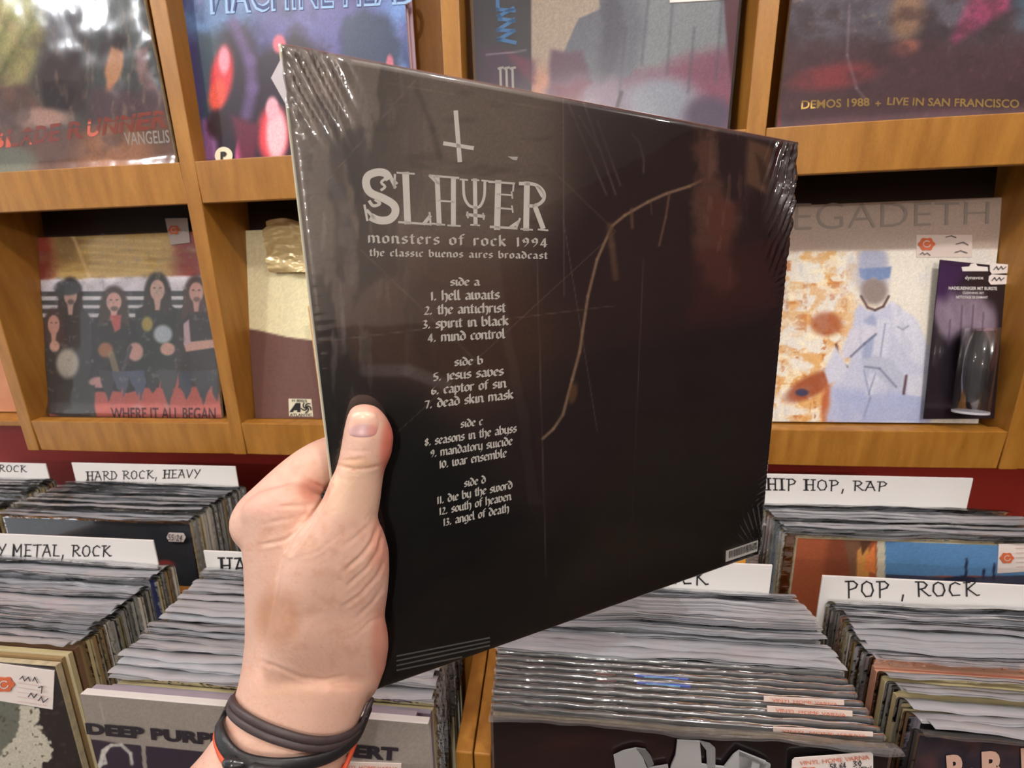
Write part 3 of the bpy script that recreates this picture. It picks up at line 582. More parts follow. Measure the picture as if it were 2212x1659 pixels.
def paint_flames(X, Y):                            # generic: orange flame texture left, pale blue cloth shapes right
    p = Paint(X, Y, (234, 228, 214)); n1 = fbm(X * .03 + 3 * fbm(X * .02, Y * .02), Y * .045)
    left = 1 - sst((X - 1780) / 130 + .3 * (fbm(X * .02, Y * .02) - .5))
    p.mix((222, 170, 104), left * sst((n1 - .40) / .22) * .9); n2 = fbm(X * .05 + 40, Y * .05 + 4 * n1)
    p.mix((186, 104, 46), left * sst((n2 - .56) / .2) * .75); p.mix((246, 236, 206), left * sst((fbm(X * .05, Y * .07 + 9) - .55) / .15) * .8)
    p.ell(1785, 700, 34, 26, (150, 66, 34), .7, amt=.7); p.ell(1750, 835, 60, 22, (146, 66, 40), .6, -.5, .8); p.ell(1790, 880, 16, 50, (180, 84, 44), .7, amt=.8); p.ell(1732, 848, 14, 8, (70, 66, 90), .6)
    p.poly([(1855, 655), (1880, 672), (1905, 668), (1925, 650), (1975, 690), (2010, 760), (2010, 910), (1790, 910), (1795, 840), (1835, 780), (1840, 700)], (196, 200, 220), 12, wob=4)
    p.poly([(1925, 652), (1980, 690), (2010, 760), (2010, 800), (1960, 770), (1930, 720)], (214, 216, 230), 16); p.poly([(1798, 840), (1900, 850), (1990, 840), (2005, 915), (1785, 915)], (170, 180, 214), 26, wob=6)
    p.poly([(1868, 690), (1886, 676), (1898, 700), (1905, 780), (1885, 840), (1862, 780)], (160, 170, 200), 12); p.poly([(1895, 690), (1925, 690), (1915, 790), (1880, 860), (1870, 852)], (206, 210, 226), 8)
    p.line([(1866, 800), (1880, 860), (1866, 900)], 4, (128, 138, 176), 5, .7); p.line([(1912, 700), (1900, 780), (1876, 852)], 3, (116, 126, 160), 4, .7); p.line([(1940, 706), (1950, 712), (1962, 704)], 4, (120, 130, 160), 4, .8)
    p.ell(1886, 590, 36, 56, (186, 186, 198), .5); p.ell(1886, 558, 30, 26, (168, 172, 192), .7); p.ell(1888, 628, 29, 30, (146, 132, 126), .6); p.noise(.16, .16, (120, 110, 108), .62, .75, .0)
    p.poly([(1856, 580), (1926, 576), (1922, 600), (1898, 606), (1888, 598), (1872, 606), (1858, 600)], (120, 140, 180), 5); p.line([(1860, 640), (1874, 664), (1890, 670), (1908, 662), (1920, 640)], 5, (92, 66, 66), 4)
    p.poly([(1818, 760), (1836, 712), (1868, 698), (1892, 704), (1896, 716), (1868, 740), (1840, 772), (1822, 778)], (208, 208, 222), 8, wob=3); p.line([(1838, 770), (1868, 742), (1892, 722)], 5, (104, 108, 136), 4, .8); p.line([(1806, 744), (1812, 776), (1830, 792)], 5, (96, 70, 70), 3)
    p.poly([(1780, 800), (1806, 750), (1830, 790), (1822, 820), (1790, 830)], (206, 208, 224), 8); p.poly([(1862, 776), (1890, 766), (1926, 776), (1954, 812), (1950, 840), (1930, 842), (1896, 812), (1866, 800)], (184, 190, 208), 8, wob=3)
    p.line([(1868, 792), (1900, 796), (1936, 836)], 4, (96, 102, 130), 5, .7); p.line([(1958, 812), (1952, 850)], 6, (92, 72, 80), 4); p.poly([(1962, 812), (2010, 806), (2010, 860), (1958, 852)], (210, 212, 226), 8)
    p.noise(.05, .012, (150, 160, 190), .62, .8, .25, 8)
    p.noise(.02, .02, (210, 212, 226), .6, .8, .25, 4); p.poly([(1600, 380), (2240, 380), (2240, 536), (1600, 545)], (190, 172, 158), 8); return p.grain(.10)  # darker top band paints the shelf lip's shadow onto the cover
t, pl = record('white record with orange flames, pale blue clothing and faint grey title', .304, .573, -.2945, KY, .3165, paint_flames, 240)
TITLE = mat('embossed_title', (160, 148, 138), .5)
letters(t, 'MEGADETH', [(1640, 440), (2136, 436), (2134, 484), (1640, 500)], pl, TITLE, -.012)
st = poly_flat(t, 'price_sticker', [(1978, 508), (2098, 508), (2098, 556), (1978, 556)], pl, mat('pale_sticker', (222, 206, 196), .6), .0012); sticker_marks(t, st, 1999, 528, 17, pl, .0020)
v, f = pen([[(1985, 550), (1990, 546), (1994, 551), (2000, 547), (2006, 552)], [(2040, 513), (2052, 510), (2062, 514)], [(2062, 528), (2078, 524), (2088, 530)], [(2060, 546), (2072, 542), (2086, 547)]], 1.6); v = A(v)
mk('handwriting', pl.hit(v[:, 0], v[:, 1], .0022), f, SCR, st)

# blister pack leaning in front of it
npk = empty('blister_pack', (.6, .57, Z(-.293)), 'black hanging blister pack leaning at the right end of the lower row', 'packaging')
bp = lean_plane(.566, -.293, .27)
def paint_pack(X, Y):
    p = Paint(X, Y, (34, 26, 34)); p.poly([(1990, 560), (2100, 560), (2060, 640), (1990, 700)], (60, 36, 74), 40, wob=10)
    for i, (x, y) in enumerate(((2040, 690), (2064, 678), (2090, 672), (2114, 680), (2132, 704))): p.ell(x, y, 20, 46, (150, 134, 152), .9, -.3 + i * .1, .8)
    for x, y in ((2052, 720), (2078, 690), (2102, 690), (2124, 705)): p.line([(x, y - 30), (x - 4, y + 30)], 3, (70, 56, 76), 5, .7)
    p.ell(2100, 770, 50, 40, (22, 18, 24), .8); return p.grain(.1)
n_ = 90; cpx = [(2031, 561), (2180, 577), (2180, 904), (1995, 905)]; u, v = np.meshgrid(np.linspace(0, 1, n_), np.linspace(0, 1, n_)); u_, v_ = u[..., None], v[..., None]
q = (A(cpx[0]) * (1 - u_) + A(cpx[1]) * u_) * (1 - v_) + (A(cpx[3]) * (1 - u_) + A(cpx[2]) * u_) * v_
mk('backing_card', bp.hit(q[..., 0], q[..., 1], .0004).reshape(-1, 3), gridfaces(n_, n_), PRINTG, npk, colors=paint_pack(q[..., 0], q[..., 1]).out())
poly_flat(npk, 'card_board', cpx, bp, BLK, 0, .001)
poly_flat(npk, 'hang_slot', [(2076, 577), (2092, 576), (2096, 570), (2106, 569), (2110, 575), (2132, 577), (2133, 586), (2078, 586)], bp, OFFW, .0010, .0004)
letters(npk, 'dynavox', [(2083, 596), (2123, 596), (2123, 606), (2083, 606)], bp, WHITEINK, .01, .001)
letters(npk, 'NADELREINIGER MIT BURSTE', [(2048, 619), (2152, 620), (2152, 627), (2048, 626)], bp, WHITEINK, .02, .001)
letters(npk, 'CLEANING SET', [(2078, 630), (2124, 631), (2124, 635), (2078, 635)], bp, WHITEINK, .01, .001)
letters(npk, 'NETTOYAGE DE DIAMANT', [(2064, 639), (2132, 640), (2132, 645), (2064, 645)], bp, WHITEINK, .01, .001)
for a in ([(2136, 572), (2142, 569), (2180, 572), (2184, 580), (2180, 590), (2140, 592), (2136, 586)], [(2134, 597), (2140, 593), (2174, 595), (2178, 604), (2172, 614), (2138, 615), (2133, 608)]):
    s_ = poly_flat(npk, 'price_sticker', a, bp, PAPER, .0016, .0005); cx_, cy_ = np.mean(a, 0)
    v, f = pen([[(cx_ - 14, cy_ + 3), (cx_ - 8, cy_ - 4), (cx_ - 4, cy_ + 3), (cx_ + 2, cy_ - 4), (cx_ + 6, cy_ + 2), (cx_ + 12, cy_ - 3)]], 1.8); v = A(v)
    mk('handwriting', bp.hit(v[:, 0], v[:, 1], .0024), f, SCR, s_)
def cyl(c, up, nr, rt, r, z0, z1, n=24):
    ring = lambda z: [c + up * z + rt * (r * math.cos(a)) + nr * (r * math.sin(a)) for a in np.linspace(0, 2 * math.pi, n, endpoint=False)]
    V = ring(z0) + ring(z1); return A(V), [tuple(range(n))[::-1], tuple(range(n, 2 * n))] + [(i, (i + 1) % n, n + (i + 1) % n, n + i) for i in range(n)]
cb = bp.hit(2066, 884, .019); upb = A((0, .27, 1)) / math.hypot(.27, 1); rt = A((1, 0, 0))
mk('brush_body', *cyl(cb, upb, bp.n, rt, .0125, .014, .062), mat('black_plastic', (24, 22, 24), .55), npk, smooth=False)
mk('brush_cap', *cyl(cb, upb, bp.n, rt, .014, .062, .112), mat('dark_plastic', (34, 30, 32), .5), npk)
mk('clear_blister', *cyl(cb, upb, bp.n, rt, .018, .0, .116), film('blister', .02, rough=.1, gain=.35), npk, smooth=True)
mk('blister_rim', *cyl(cb, upb, bp.n, rt, .0182, -.0015, .0015), mat('blister_edge', (190, 190, 196), .2), npk)
# far left neighbour
def paint_salmon(X, Y): p = Paint(X, Y, (196, 128, 84)); p.noise(.03, .03, (214, 156, 112), .45, .7, .7); return p
record('orange toned record standing on the plain rack at the far left', -1.282, .585, -.2955, .2, .315, paint_salmon, 30)

# ------------------------------------------------------------------ crates and stacks of records
LEAN = math.radians(11.5)
def cy(y, z): return y + (z + .44) * math.tan(LEAN)           # leaning lines of the crates
def crate(label, x0, x1, yf, yb, top=-.44, bot=-.735, groupz=None):
    t = empty('record_crate', ((x0 + x1) / 2, (yf + yb) / 2, Z(bot)), label, 'crate')
    def side(a, b):
        pr = [(cy(yf, bot - .012), bot - .012), (yf, top), (yb, top), (cy(yb, bot - .012), bot - .012)]
        bevel(mk('side_board', *prism([(a, y, Z(z)) for y, z in pr], (b - a, 0, 0)), WOOD, t), .0012)
    side(x0, x0 + .0155); side(x1 - .0155, x1)
    a, b = x0 + .0155, x1 - .0155
    def board(name, ya, za, yb_, zb_, th): bevel(mk(name, *prism([(a, ya, Z(za)), (a, yb_, Z(zb_)), (a, yb_ + th, Z(zb_)), (a, ya + th, Z(za))], (b - a, 0, 0)), WOOD, t), .001)
    board('front_board', cy(yf, bot), bot, cy(yf, bot + .10), bot + .10, .010)
    board('back_board', cy(yb, bot) - .012, bot, cy(yb, top - .02) - .012, top - .02, .010)
    bevel(mk('base_board', *prism([(a, cy(yf, bot) + .0, Z(bot - .012)), (a, cy(yb, bot), Z(bot - .012)), (a, cy(yb, bot), Z(bot)), (a, cy(yf, bot) + .0, Z(bot))], (b - a, 0, 0)), WOOD, t), .001)
    return t
crate('front left wooden record crate with two stacks under HEAVY METAL and HARD ROCK cards', -.828, -.0700, .200, .375)
crate('front right wooden record crate with a black sleeve and the POP, ROCK card', -.0685, .655, .200, .375)
crate('back left wooden record crate behind the hand', -.868, -.0700, .392, .535)
crate('back right wooden record crate under the HIP HOP, RAP card', -.0685, .670, .392, .535)
crate('wooden record crate at the far left in the back row', -1.60, -.8695, .392, .535)
def stand(name, label, x0, x1, y0, y1, z1):
    t = empty(name, ((x0 + x1) / 2, (y0 + y1) / 2, 1.5 - 1.5), label, 'table')
    bevel(mk('table_top', *box(x0, x1, y0, y1, Z(z1 - .03), Z(z1)), WOOD, t), .002)
    for x in (x0 + .03, x1 - .08):
        for y in (y0 + .02, y1 - .07): mk('leg', *box(x, x + .05, y, y + .05, 0, Z(z1 - .03)), WOOD, t)
    return t
stand('crate_table', 'wooden table carrying the two rows of record crates', -1.60, .70, .115, .70, -.7475)

JW, JH = .3125, .3125
def jacket_mesh(w=JW, h=JH, t=.0036):
    b = bpy.data.meshes.new('jacket'); V, f = box(-w / 2, w / 2, -t / 2, t / 2, 0, h); b.from_pydata(V.tolist(), [], f); b.update()
    b.materials.append(None); b.materials.append(None)
    for p in b.polygons: p.material_index = 0 if abs(p.normal.y) > .9 else 1
    return b
def sleeve_mesh(k):
    """clear sleeve taller than its jacket; the open mouth droops towards the viewer"""
    r = random.Random(k); nx = 44; w = .3170; xs = np.linspace(-w / 2, w / 2, nx); dr = r.uniform(.75, 1.05); Ln = r.uniform(.0125, .0190); V = []
    prof = [(0, .20), (0, .27), (0, .300), (0, .3115)]; ang = 0; y, z = 0, .3115; nseg = 6
    for q in range(nseg): ang += dr * 1.62 / nseg; y -= math.sin(ang) * Ln / nseg; z += math.cos(ang) * Ln / nseg; prof.append((y, z))
    for side in (-1, 1):
        for j, (y, z) in enumerate(prof):
            s = max(0, (j - 3) / nseg)
            for i, x in enumerate(xs):
                wv = .0012 * s * math.sin(x * (22 + 7 * (k % 3)) + k) + .0006 * s * math.sin(x * 61 + 2 * k) + .0008 * s * math.sin(x * 171 + 3 * k) * math.sin(x * 37 + k); hz = .0010 * s * math.sin(x * 17 + k * 1.7) + .0005 * s * math.sin(x * 47 + k)
                V.append((x, side * .0026 * (1 - .75 * s) + y + wv, z + hz + (.0004 * side * s)))
    nz = len(prof); n = nx * nz; Fc = []
    for off in (0, n): Fc += [tuple(q + off for q in f) for f in gridfaces(nx, nz)]
    m = bpy.data.meshes.new('plastic_sleeve'); m.from_pydata([tuple(v) for v in V], [], Fc); m.update(); m.materials.append(SLEEVE)
    m.polygons.foreach_set('use_smooth', [True] * len(m.polygons)); return m
JM = [jacket_mesh(), jacket_mesh(JW - .001, JH - .003, .0030), jacket_mesh(JW, JH, .0039)]; SM = [sleeve_mesh(k) for k in range(9)]
PAL = {'cream': ((206, 196, 160), (186, 172, 128)), 'tan': ((150, 124, 84), (148, 124, 84)), 'grey': ((140, 142, 140), (150, 148, 138)), 'dark': ((40, 42, 44), (126, 122, 110)),
       'white': ((224, 222, 214), (208, 202, 184)), 'blue': ((58, 78, 140), (52, 62, 110)), 'salmon': ((206, 140, 116), (196, 146, 120)), 'brown': ((112, 78, 56), (116, 88, 60)),
       'olive': ((120, 118, 84), (128, 122, 88)), 'orange': ((228, 160, 50), (214, 150, 56)), 'lilac': ((150, 136, 156), (150, 140, 150)), 'sky': ((150, 186, 210), (150, 160, 164))}
def jm(c):
    f, e = PAL[c]; return mat(c + '_jacket', f, .5), mat(c + '_jacket_edge', e, .85, noise=(40, .14, (1, 1, .1)))
def rec(x, y, z, ci, label, group, k, sleeve=True, yaw=0.0, lean=LEAN, front=None, roll=0.0):
    t = bpy.data.objects.new('vinyl_record', None); col.objects.link(t); t.empty_display_size = .02
    t.location = (x, y - JH * math.sin(lean), Z(z) - JH * math.cos(lean)); t.rotation_euler = (-lean, roll, yaw)
    tag(t, label, 'record', group)
    j = bpy.data.objects.new('jacket', JM[k % 3]); col.objects.link(j); j.parent = t
    a, b = jm(ci)
    for s, m in zip(j.material_slots, (a, b)): s.link = 'OBJECT'; s.material = m
    if sleeve:
        s = bpy.data.objects.new('plastic_sleeve', SM[k % 9]); col.objects.link(s); s.parent = t
        if sleeve == 2: s.material_slots[0].link = 'OBJECT'; s.material_slots[0].material = CLEAR
    return t
ORD = 'frontmost second third fourth fifth sixth seventh eighth ninth tenth eleventh twelfth thirteenth fourteenth fifteenth sixteenth seventeenth eighteenth nineteenth twentieth twenty-first twenty-second twenty-third twenty-fourth twenty-fifth twenty-sixth twenty-seventh twenty-eighth twenty-ninth thirtieth thirty-first thirty-second'.split()
ORD[0] = 'first'
def stack(xl_b, xl_f, yb, yf, n, cols, where, group, ztop=-.392, jx=.003, jz=.0028, yaw=0.0, bare=(), clear=()):
    out = []; gz = 0
    for i in range(n):
        f = i / (n - 1); ci = cols[i] if i < len(cols) else rnd.choice(cols)
        x = xl_b + (xl_f - xl_b) * f + JW / 2 + rnd.uniform(-jx, jx); y = yb + (yf - yb) * f + rnd.uniform(-.0006, .0006)
        gz = rnd.uniform(-jz, jz) if i % 3 == 0 else gz; z = ztop + rnd.uniform(-jz, jz) * .25 + gz
        out.append(rec(x, y, z, ci, f'{ci} record, {ORD[n - 1 - i]} from the front {where}', f'records {group}', rnd.randrange(99), (i not in bare) + (i in clear), yaw + rnd.uniform(-.006, .006), LEAN + rnd.uniform(-.004, .004)))
    return out
def pick(n, pal): return [rnd.choice(pal) for _ in range(n)]
G4 = ['cream', 'grey', 'white', 'tan', 'dark']
stack(-.857 - JW - .012, -.857 - JW - .008, .505, .414, 16, pick(16, ['cream', 'tan', 'grey', 'brown', 'white']), 'of the far left back stack', 'far left in back', jz=.002)
B = stack(-.820, -.840, .498, .424, 16, pick(16, ['cream', 'grey', 'tan', 'grey', 'dark', 'white']), 'of the HARD ROCK, HEAVY stack', 'in the HARD ROCK, HEAVY stack')
I_ = stack(-.455, -.455, .498, .44, 6, pick(6, G4), 'of the back stack behind the hand', 'behind the hand')
H_ = stack(-.035, -.035, .498, .450, 6, ['grey', 'white', 'dark', 'dark', 'grey', 'olive'], 'of the back stack behind the held record', 'behind the held record')
rec(-.052 + JW / 2, .437, -.396, 'orange', 'record with an orange jacket just visible under the held record', None, 1, False)
stack(.300, .308, .496, .436, 12, ['white', 'cream', 'olive', 'cream', 'tan', 'salmon', 'cream', 'sky', 'grey', 'sky', 'cream', 'tan'], 'of the HIP HOP, RAP stack', 'in the HIP HOP, RAP stack', jz=.0015, jx=.0015)
stack(-.793, -.805, .337, .226, 25, ['white', 'cream', 'tan', 'grey', 'cream', 'blue', 'sky', 'grey', 'dark', 'white', 'grey', 'grey', 'dark', 'grey', 'olive', 'grey', 'white', 'tan', 'cream', 'tan', 'cream', 'tan', 'brown', 'cream', 'tan'], 'of the HEAVY METAL, ROCK stack', 'in the HEAVY METAL, ROCK stack', bare=(22, 23, 24))
stack(-.424, -.418, .337, .206, 28, pick(8, G4) + ['tan', 'cream', 'white', 'cream'] + pick(12, ['grey', 'white', 'cream', 'tan']) + ['cream', 'tan', 'cream', 'lilac'], 'of the stack crossed by the wrist', 'in the stack crossed by the wrist', bare=(27, 26))
stack(-.052, -.050, .340, .2665, 18, ['white', 'grey', 'white', 'grey', 'cream', 'lilac', 'grey', 'white', 'grey', 'cream', 'grey', 'grey', 'cream', 'dark', 'grey', 'grey', 'cream', 'dark', 'grey'], 'of the stack below the held record', 'in the stack below the held record', jx=.002)
stack(.300, .300, .334, .226, 24, ['cream', 'dark', 'white', 'grey', 'salmon', 'tan', 'cream', 'white', 'grey', 'tan', 'brown', 'grey', 'brown', 'salmon', 'salmon', 'brown', 'cream', 'grey', 'dark', 'cream', 'dark', 'cream', 'brown', 'lilac'], 'of the POP, ROCK stack', 'in the POP, ROCK stack', bare=(13, 14, 16, 19, 21))

# front sleeves with print
def front_record(label, xl, y, z, paint, n, lean=LEAN, sleeve=True, edge=None, w=JW, thick=.0045, yaw=0.0):
    k = math.tan(lean); return record(label, xl, y - JH * math.sin(lean), z - JH * math.cos(lean), k, JH, paint, n, thick=thick, gloss=True, edge=edge, w=w)
def add_sleeve(t, xl, y, z, k, clear=True):
    s = bpy.data.objects.new('plastic_sleeve', SM[k]); col.objects.link(s); s.parent = t; s.rotation_euler = (-LEAN, 0, 0)
    s.location = A((xl + JW / 2, y - JH * math.sin(LEAN) + .002, Z(z) - JH * math.cos(LEAN) - .001)) - A(t.location)
    if clear: s.material_slots[0].link = 'OBJECT'; s.material_slots[0].material = CLEAR
# dark sleeve at the front of HARD ROCK, HEAVY
def pb(X, Y): p = Paint(X, Y, (50, 54, 60)); p.noise(.02, .02, (40, 44, 50), .4, .7, .6); p.ell(356, 1222, 22, 12, (150, 62, 62), .6); p.noise(.1, .1, (70, 76, 82), .7, .8, .3); return p.grain(.12)
t, pl = front_record('black sleeve with a price tag, front of the HARD ROCK, HEAVY stack', -.844, .418, -.394, pb, 120); add_sleeve(t, -.844, .418, -.394, 3, False)
st = poly_flat(t, 'price_tag', [(366, 1157), (371, 1147), (402, 1148), (407, 1157), (402, 1167), (371, 1166)], pl, PAPER, .0046, .0004)
v, f, w_ = hw_text('55:24', .13); mk('handwriting', *place(v, f, [(371, 1150), (403, 1152), (402, 1164), (370, 1162)], pl, .0055, (0, 0, w_, 1)), SCR, st)
# tan/blue sleeve front right back row
def pg(X, Y):
    p = Paint(X, Y, (158, 86, 56)); p.poly([(1790, 1150), (1850, 1150), (1850, 1400), (1760, 1400)], (128, 68, 46), 20); p.poly([(1820, 1150), (1860, 1150), (1860, 1260), (1840, 1260)], (120, 84, 64), 6)
    p.poly([(1852, 1190), (1876, 1166), (1880, 1400), (1845, 1400)], (206, 146, 76), 5); p.poly([(1872, 1200), (1890, 1175), (1892, 1240), (1868, 1232)], (220, 130, 70), 4); p.poly([(1858, 1168), (1885, 1168), (1862, 1200)], (90, 60, 44), 4)
    p.poly([(1895, 1150), (1913, 1150), (1913, 1400), (1893, 1400)], (206, 200, 176), 2); p.poly([(1912, 1100), (2400, 1100), (2400, 1244), (1912, 1244)], (92, 142, 190), 2); p.poly([(1912, 1240), (2050, 1248), (2400, 1236), (2400, 1400), (1912, 1400)], (60, 70, 92), 3)
    for x, y in ((2088, 1208), (2126, 1232), (2148, 1218)): p.line([(x, y), (x - 2, 1250)], 6, (36, 48, 74), 2)
    p.poly([(2040, 1248), (2080, 1243), (2110, 1250), (2100, 1262), (2040, 1262)], (34, 46, 72), 3); return p.grain(.1)
t, pl = front_record('sleeve with red-brown building and blue sky, front of the HIP HOP, RAP stack', .318, .431, -.390, pg, 180, w=.318)
st = poly_flat(t, 'price_sticker', [(2155, 1174), (2240, 1172), (2238, 1232), (2152, 1237)], pl, PAPER, .0014, .0005); sticker_marks(t, st, 2171, 1203, 14, pl, .0024)
for i in range(5):
    v, f = pen([[(2190, 1182 + i * 10), (2240, 1181 + i * 10)]], 1.2); v = A(v); mk('handwriting', pl.hit(v[:, 0], v[:, 1], .0024), f, mat('pale_pink_lines', (214, 176, 168), .6), st)
# black and cream at the front left
def pc(X, Y):
    p = Paint(X, Y, (30, 26, 26)); p.poly([(-80, 1535), (40, 1520), (88, 1530), (80, 1560), (108, 1600), (115, 1640), (90, 1650), (96, 1700), (-80, 1700)], (206, 202, 184), 3, wob=8, ws=.1)
    p.poly([(-80, 1500), (46, 1505), (40, 1560), (36, 1590), (-10, 1640), (-80, 1650)], (108, 112, 100), 5, wob=8, ws=.1); p.noise(.12, .12, (70, 62, 48), .7, .76, .8, 3); return p.grain(.1)
t, pl = front_record('worn black and cream sleeve with price sticker at the front left corner', -.806, .218, -.394, pc, 180, thick=.005)
st = poly_flat(t, 'price_sticker', [(-20, 1428), (121, 1447), (117, 1530), (-16, 1508)], pl, PAPER, .0014, .0006); sticker_marks(t, st, 16, 1474, 20, pl, .0024)
v, f = pen([[(50, 1462), (56, 1456), (60, 1466), (68, 1458), (72, 1466)], [(78, 1466), (82, 1458), (88, 1470)], [(90, 1480), (98, 1478), (96, 1492)], [(68, 1500), (74, 1492), (80, 1502), (86, 1494)], [(90, 1508), (96, 1500), (100, 1512), (110, 1504)]], 2); v = A(v); mk('handwriting', pl.hit(v[:, 0], v[:, 1], .0026), f, SCR, st)
for i in range(5):
    v, f = pen([[(44, 1470 + i * 10), (108, 1480 + i * 10)]], .8); v = A(v); mk('printed_line', pl.hit(v[:, 0], v[:, 1], .0024), f, mat('pale_pink_lines', (214, 176, 168), .6), st)
# silver sleeve crossed by the wrist
def pd(X, Y):
    p = Paint(X, Y, (150, 142, 134)); p.poly([(195, 1597), (305, 1611), (312, 1700), (205, 1700)], (46, 40, 56), 2); p.poly([(314, 1612), (420, 1622), (600, 1640), (600, 1720), (322, 1720)], (46, 40, 56), 2)
    p.line([(211, 1654), (228, 1648), (222, 1622), (240, 1610), (262, 1609), (282, 1628), (285, 1650)], 7, (200, 198, 190), 4, .9); p.line([(215, 1656), (222, 1630), (232, 1616)], 9, (206, 204, 196), 4); p.noise(.1, .1, (70, 62, 80), .6, .8, .0)
    p.line([(150, 1500), (205, 1700)], 3, (190, 182, 172), 3, .6); p.line([(216, 1512), (230, 1590)], 3, (176, 170, 160), 4, .7); p.poly([(700, 1650), (980, 1650), (980, 1720), (700, 1720)], (140, 132, 124), 2); return p.grain(.1)
t, pl = front_record('silver-grey worn sleeve with blocky dark title at the front, crossed by the wrist', -.4325, .1935, -.388, pd, 220, w=.330, thick=.006, edge=mat('pale_edge', (206, 204, 200), .7))
BLKP = mat('dark_block_letters', (44, 38, 46), .5); v, f = font_mesh('DEEP PURPLE IN CONCERT', .055)
mk('lettering', *place(v, f, [(187, 1558), (862, 1612), (860, 1641), (191, 1583)], pl, .0014), BLKP, t)
st = poly_flat(t, 'shop_sticker', [(730, 1642), (868, 1646), (866, 1700), (728, 1698)], pl, mat('pale_sticker', (222, 206, 196), .6), .0014); letters(st, 'VINYL HOME VARNA', [(738, 1646), (862, 1651), (861, 1659), (737, 1655)], pl, ORANGE, .0, .0024)
t2 = rec(-.4275 + JW / 2, .2010, -.389, 'lilac', 'lilac sleeve with torn top edge right behind the silver one', None, 2, False)
# black sleeve of the middle stack
def pe(X, Y): p = Paint(X, Y, (26, 20, 22)); p.ell(1300, 1640, 260, 60, (54, 26, 26), .9, amt=.7); p.noise(.01, .02, (18, 14, 16), .4, .7, .5); return p.grain(.15)
t, pl = front_record('black sleeve with folded metallic bars and price sticker, front of middle stack', -.049, .2045, -.390, pe, 120, thick=.004); add_sleeve(t, -.049, .2045, -.390, 5)
def pbar(pts, c): poly_flat(t, 'metallic_bar', pts, pl, mat('bar%d' % c, (c, c, c + 1), .4, metal=.2), .0040, .0012)
pbar([(1324, 1622), (1345, 1612), (1372, 1606), (1382, 1612), (1392, 1640), (1396, 1649), (1440, 1642), (1446, 1700), (1336, 1700)], 172)
pbar([(1372, 1606), (1392, 1609), (1404, 1624), (1410, 1640), (1398, 1648), (1390, 1630)], 120)
pbar([(1460, 1589), (1508, 1591), (1512, 1640), (1560, 1646), (1580, 1620), (1592, 1611), (1650, 1634), (1640, 1700), (1440, 1700), (1446, 1645), (1456, 1622)], 184)
pbar([(1508, 1591), (1530, 1596), (1541, 1606), (1541, 1650), (1524, 1650), (1522, 1610)], 148)
pbar([(1592, 1611), (1659, 1640), (1652, 1700), (1620, 1700), (1636, 1640), (1620, 1634), (1604, 1700), (1590, 1700)], 158)
st = poly_flat(t, 'price_sticker', [(1710, 1624), (1872, 1612), (1876, 1616), (1877, 1700), (1700, 1700), (1704, 1630)], pl, PAPER, .0046, .0006); sticker_marks(t, st, 1738, 1660, 24, pl, .0056)
letters(st, 'VINYL HOME VARNA', [(1718, 1628), (1866, 1615), (1867, 1624), (1718, 1637)], pl, ORANGE, 0, .0056)
for s, q in (('58,64', [(1782, 1634), (1818, 1630), (1819, 1642), (1783, 1645)]), ('30', [(1832, 1628), (1852, 1626), (1852, 1637), (1832, 1639)]), ('NEW', [(1838, 1642), (1872, 1638), (1872, 1650), (1838, 1653)]), ('NEW', [(1838, 1655), (1872, 1653), (1872, 1666), (1838, 1667)])):
    v, f, w_ = hw_text(s, .16); mk('handwriting', *place(v, f, q, pl, .0056, (0, 0, w_, 1)), SCR, st)
# shrink-wrapped dark records right behind it, some with a sticker or a blue print along the top
def strip_record(label, yy, sq=None, blue=None, c='dark'):
    zz = -.3885; k_ = math.tan(LEAN); pl2 = lean_plane(yy, zz, k_); x0 = -.050 + rnd.uniform(-.001, .001); foot = -.0605
    t = empty('vinyl_record', (x0 + JW / 2, yy - .06, Z(-.69)), label, 'record')
    prof = [(yy, zz), (yy - .3 * k_, zz - .304), (yy - .3 * k_ + .0024, zz - .304), (yy + .0024, zz)]
    bevel(mk('jacket', *prism([(x0, y, Z(z)) for y, z in prof], (JW, 0, 0)), mat('shiny_dark_jacket', (52, 54, 56), .3, coat=.6), t), .0005)
    n = 40; xs = np.linspace(x0 - .002, x0 + JW + .002, n); V = []
    for dy, dz in ((-.0009, -.03), (-.0009, -.006), (-.0004, .0005), (.0012, .0009), (.0027, .0003)):
        for x in xs: V.append((x, yy + dy + dz * k_ + .0003 * math.sin(x * 160 + yy * 900), Z(zz + dz + .0007 * math.sin(x * 120 + yy * 700) * math.sin(x * 41))))
    mk('shrink_wrap', V, gridfaces(n, 5), CLEAR, t, smooth=True)
    if sq:
        s_ = poly_flat(t, 'sticker', sq, pl2, mat('pale_sticker', (222, 206, 196), .6), .0018, .0006); letters(s_, 'VINYL HOME VARNA', [(sq[0][0] + 16, sq[0][1] + 2), (sq[1][0] - 16, sq[1][1] + 2), (sq[2][0] - 16, sq[2][1] - 2), (sq[3][0] + 16, sq[3][1] - 2)], pl2, ORANGE, 0, .003)
    if blue:
        def patch(name, xa, xb, za, zb_, m, off):
            q = [A((x, yy + z * k_, Z(zz + z))) + pl2.n * off for x, z in ((xa, za), (xb, za), (xb, zb_), (xa, zb_))]; mk(name, *prism(q, -pl2.n * .0003), m, t)
        patch('blue_print', .078, .125, -.0008, -.012, mat('blue_glow_print', (96, 120, 224), .5), .0004)
        patch('pale_blue_print', .086, .116, -.002, -.011, mat('pale_blue_glow_print', (150, 220, 255), .5), .0006)
        patch('red_print', .042, .060, -.002, -.011, mat('dull_red_print', (150, 96, 84), .5), .0004)
strip_record('dark record with sticker strip, directly behind the black sleeve with metallic bars', .2110, [(1668, 1566), (1882, 1577), (1882, 1586), (1668, 1575)])
strip_record('plain dark shrink-wrapped record second behind the sleeve with metallic bars', .2168)
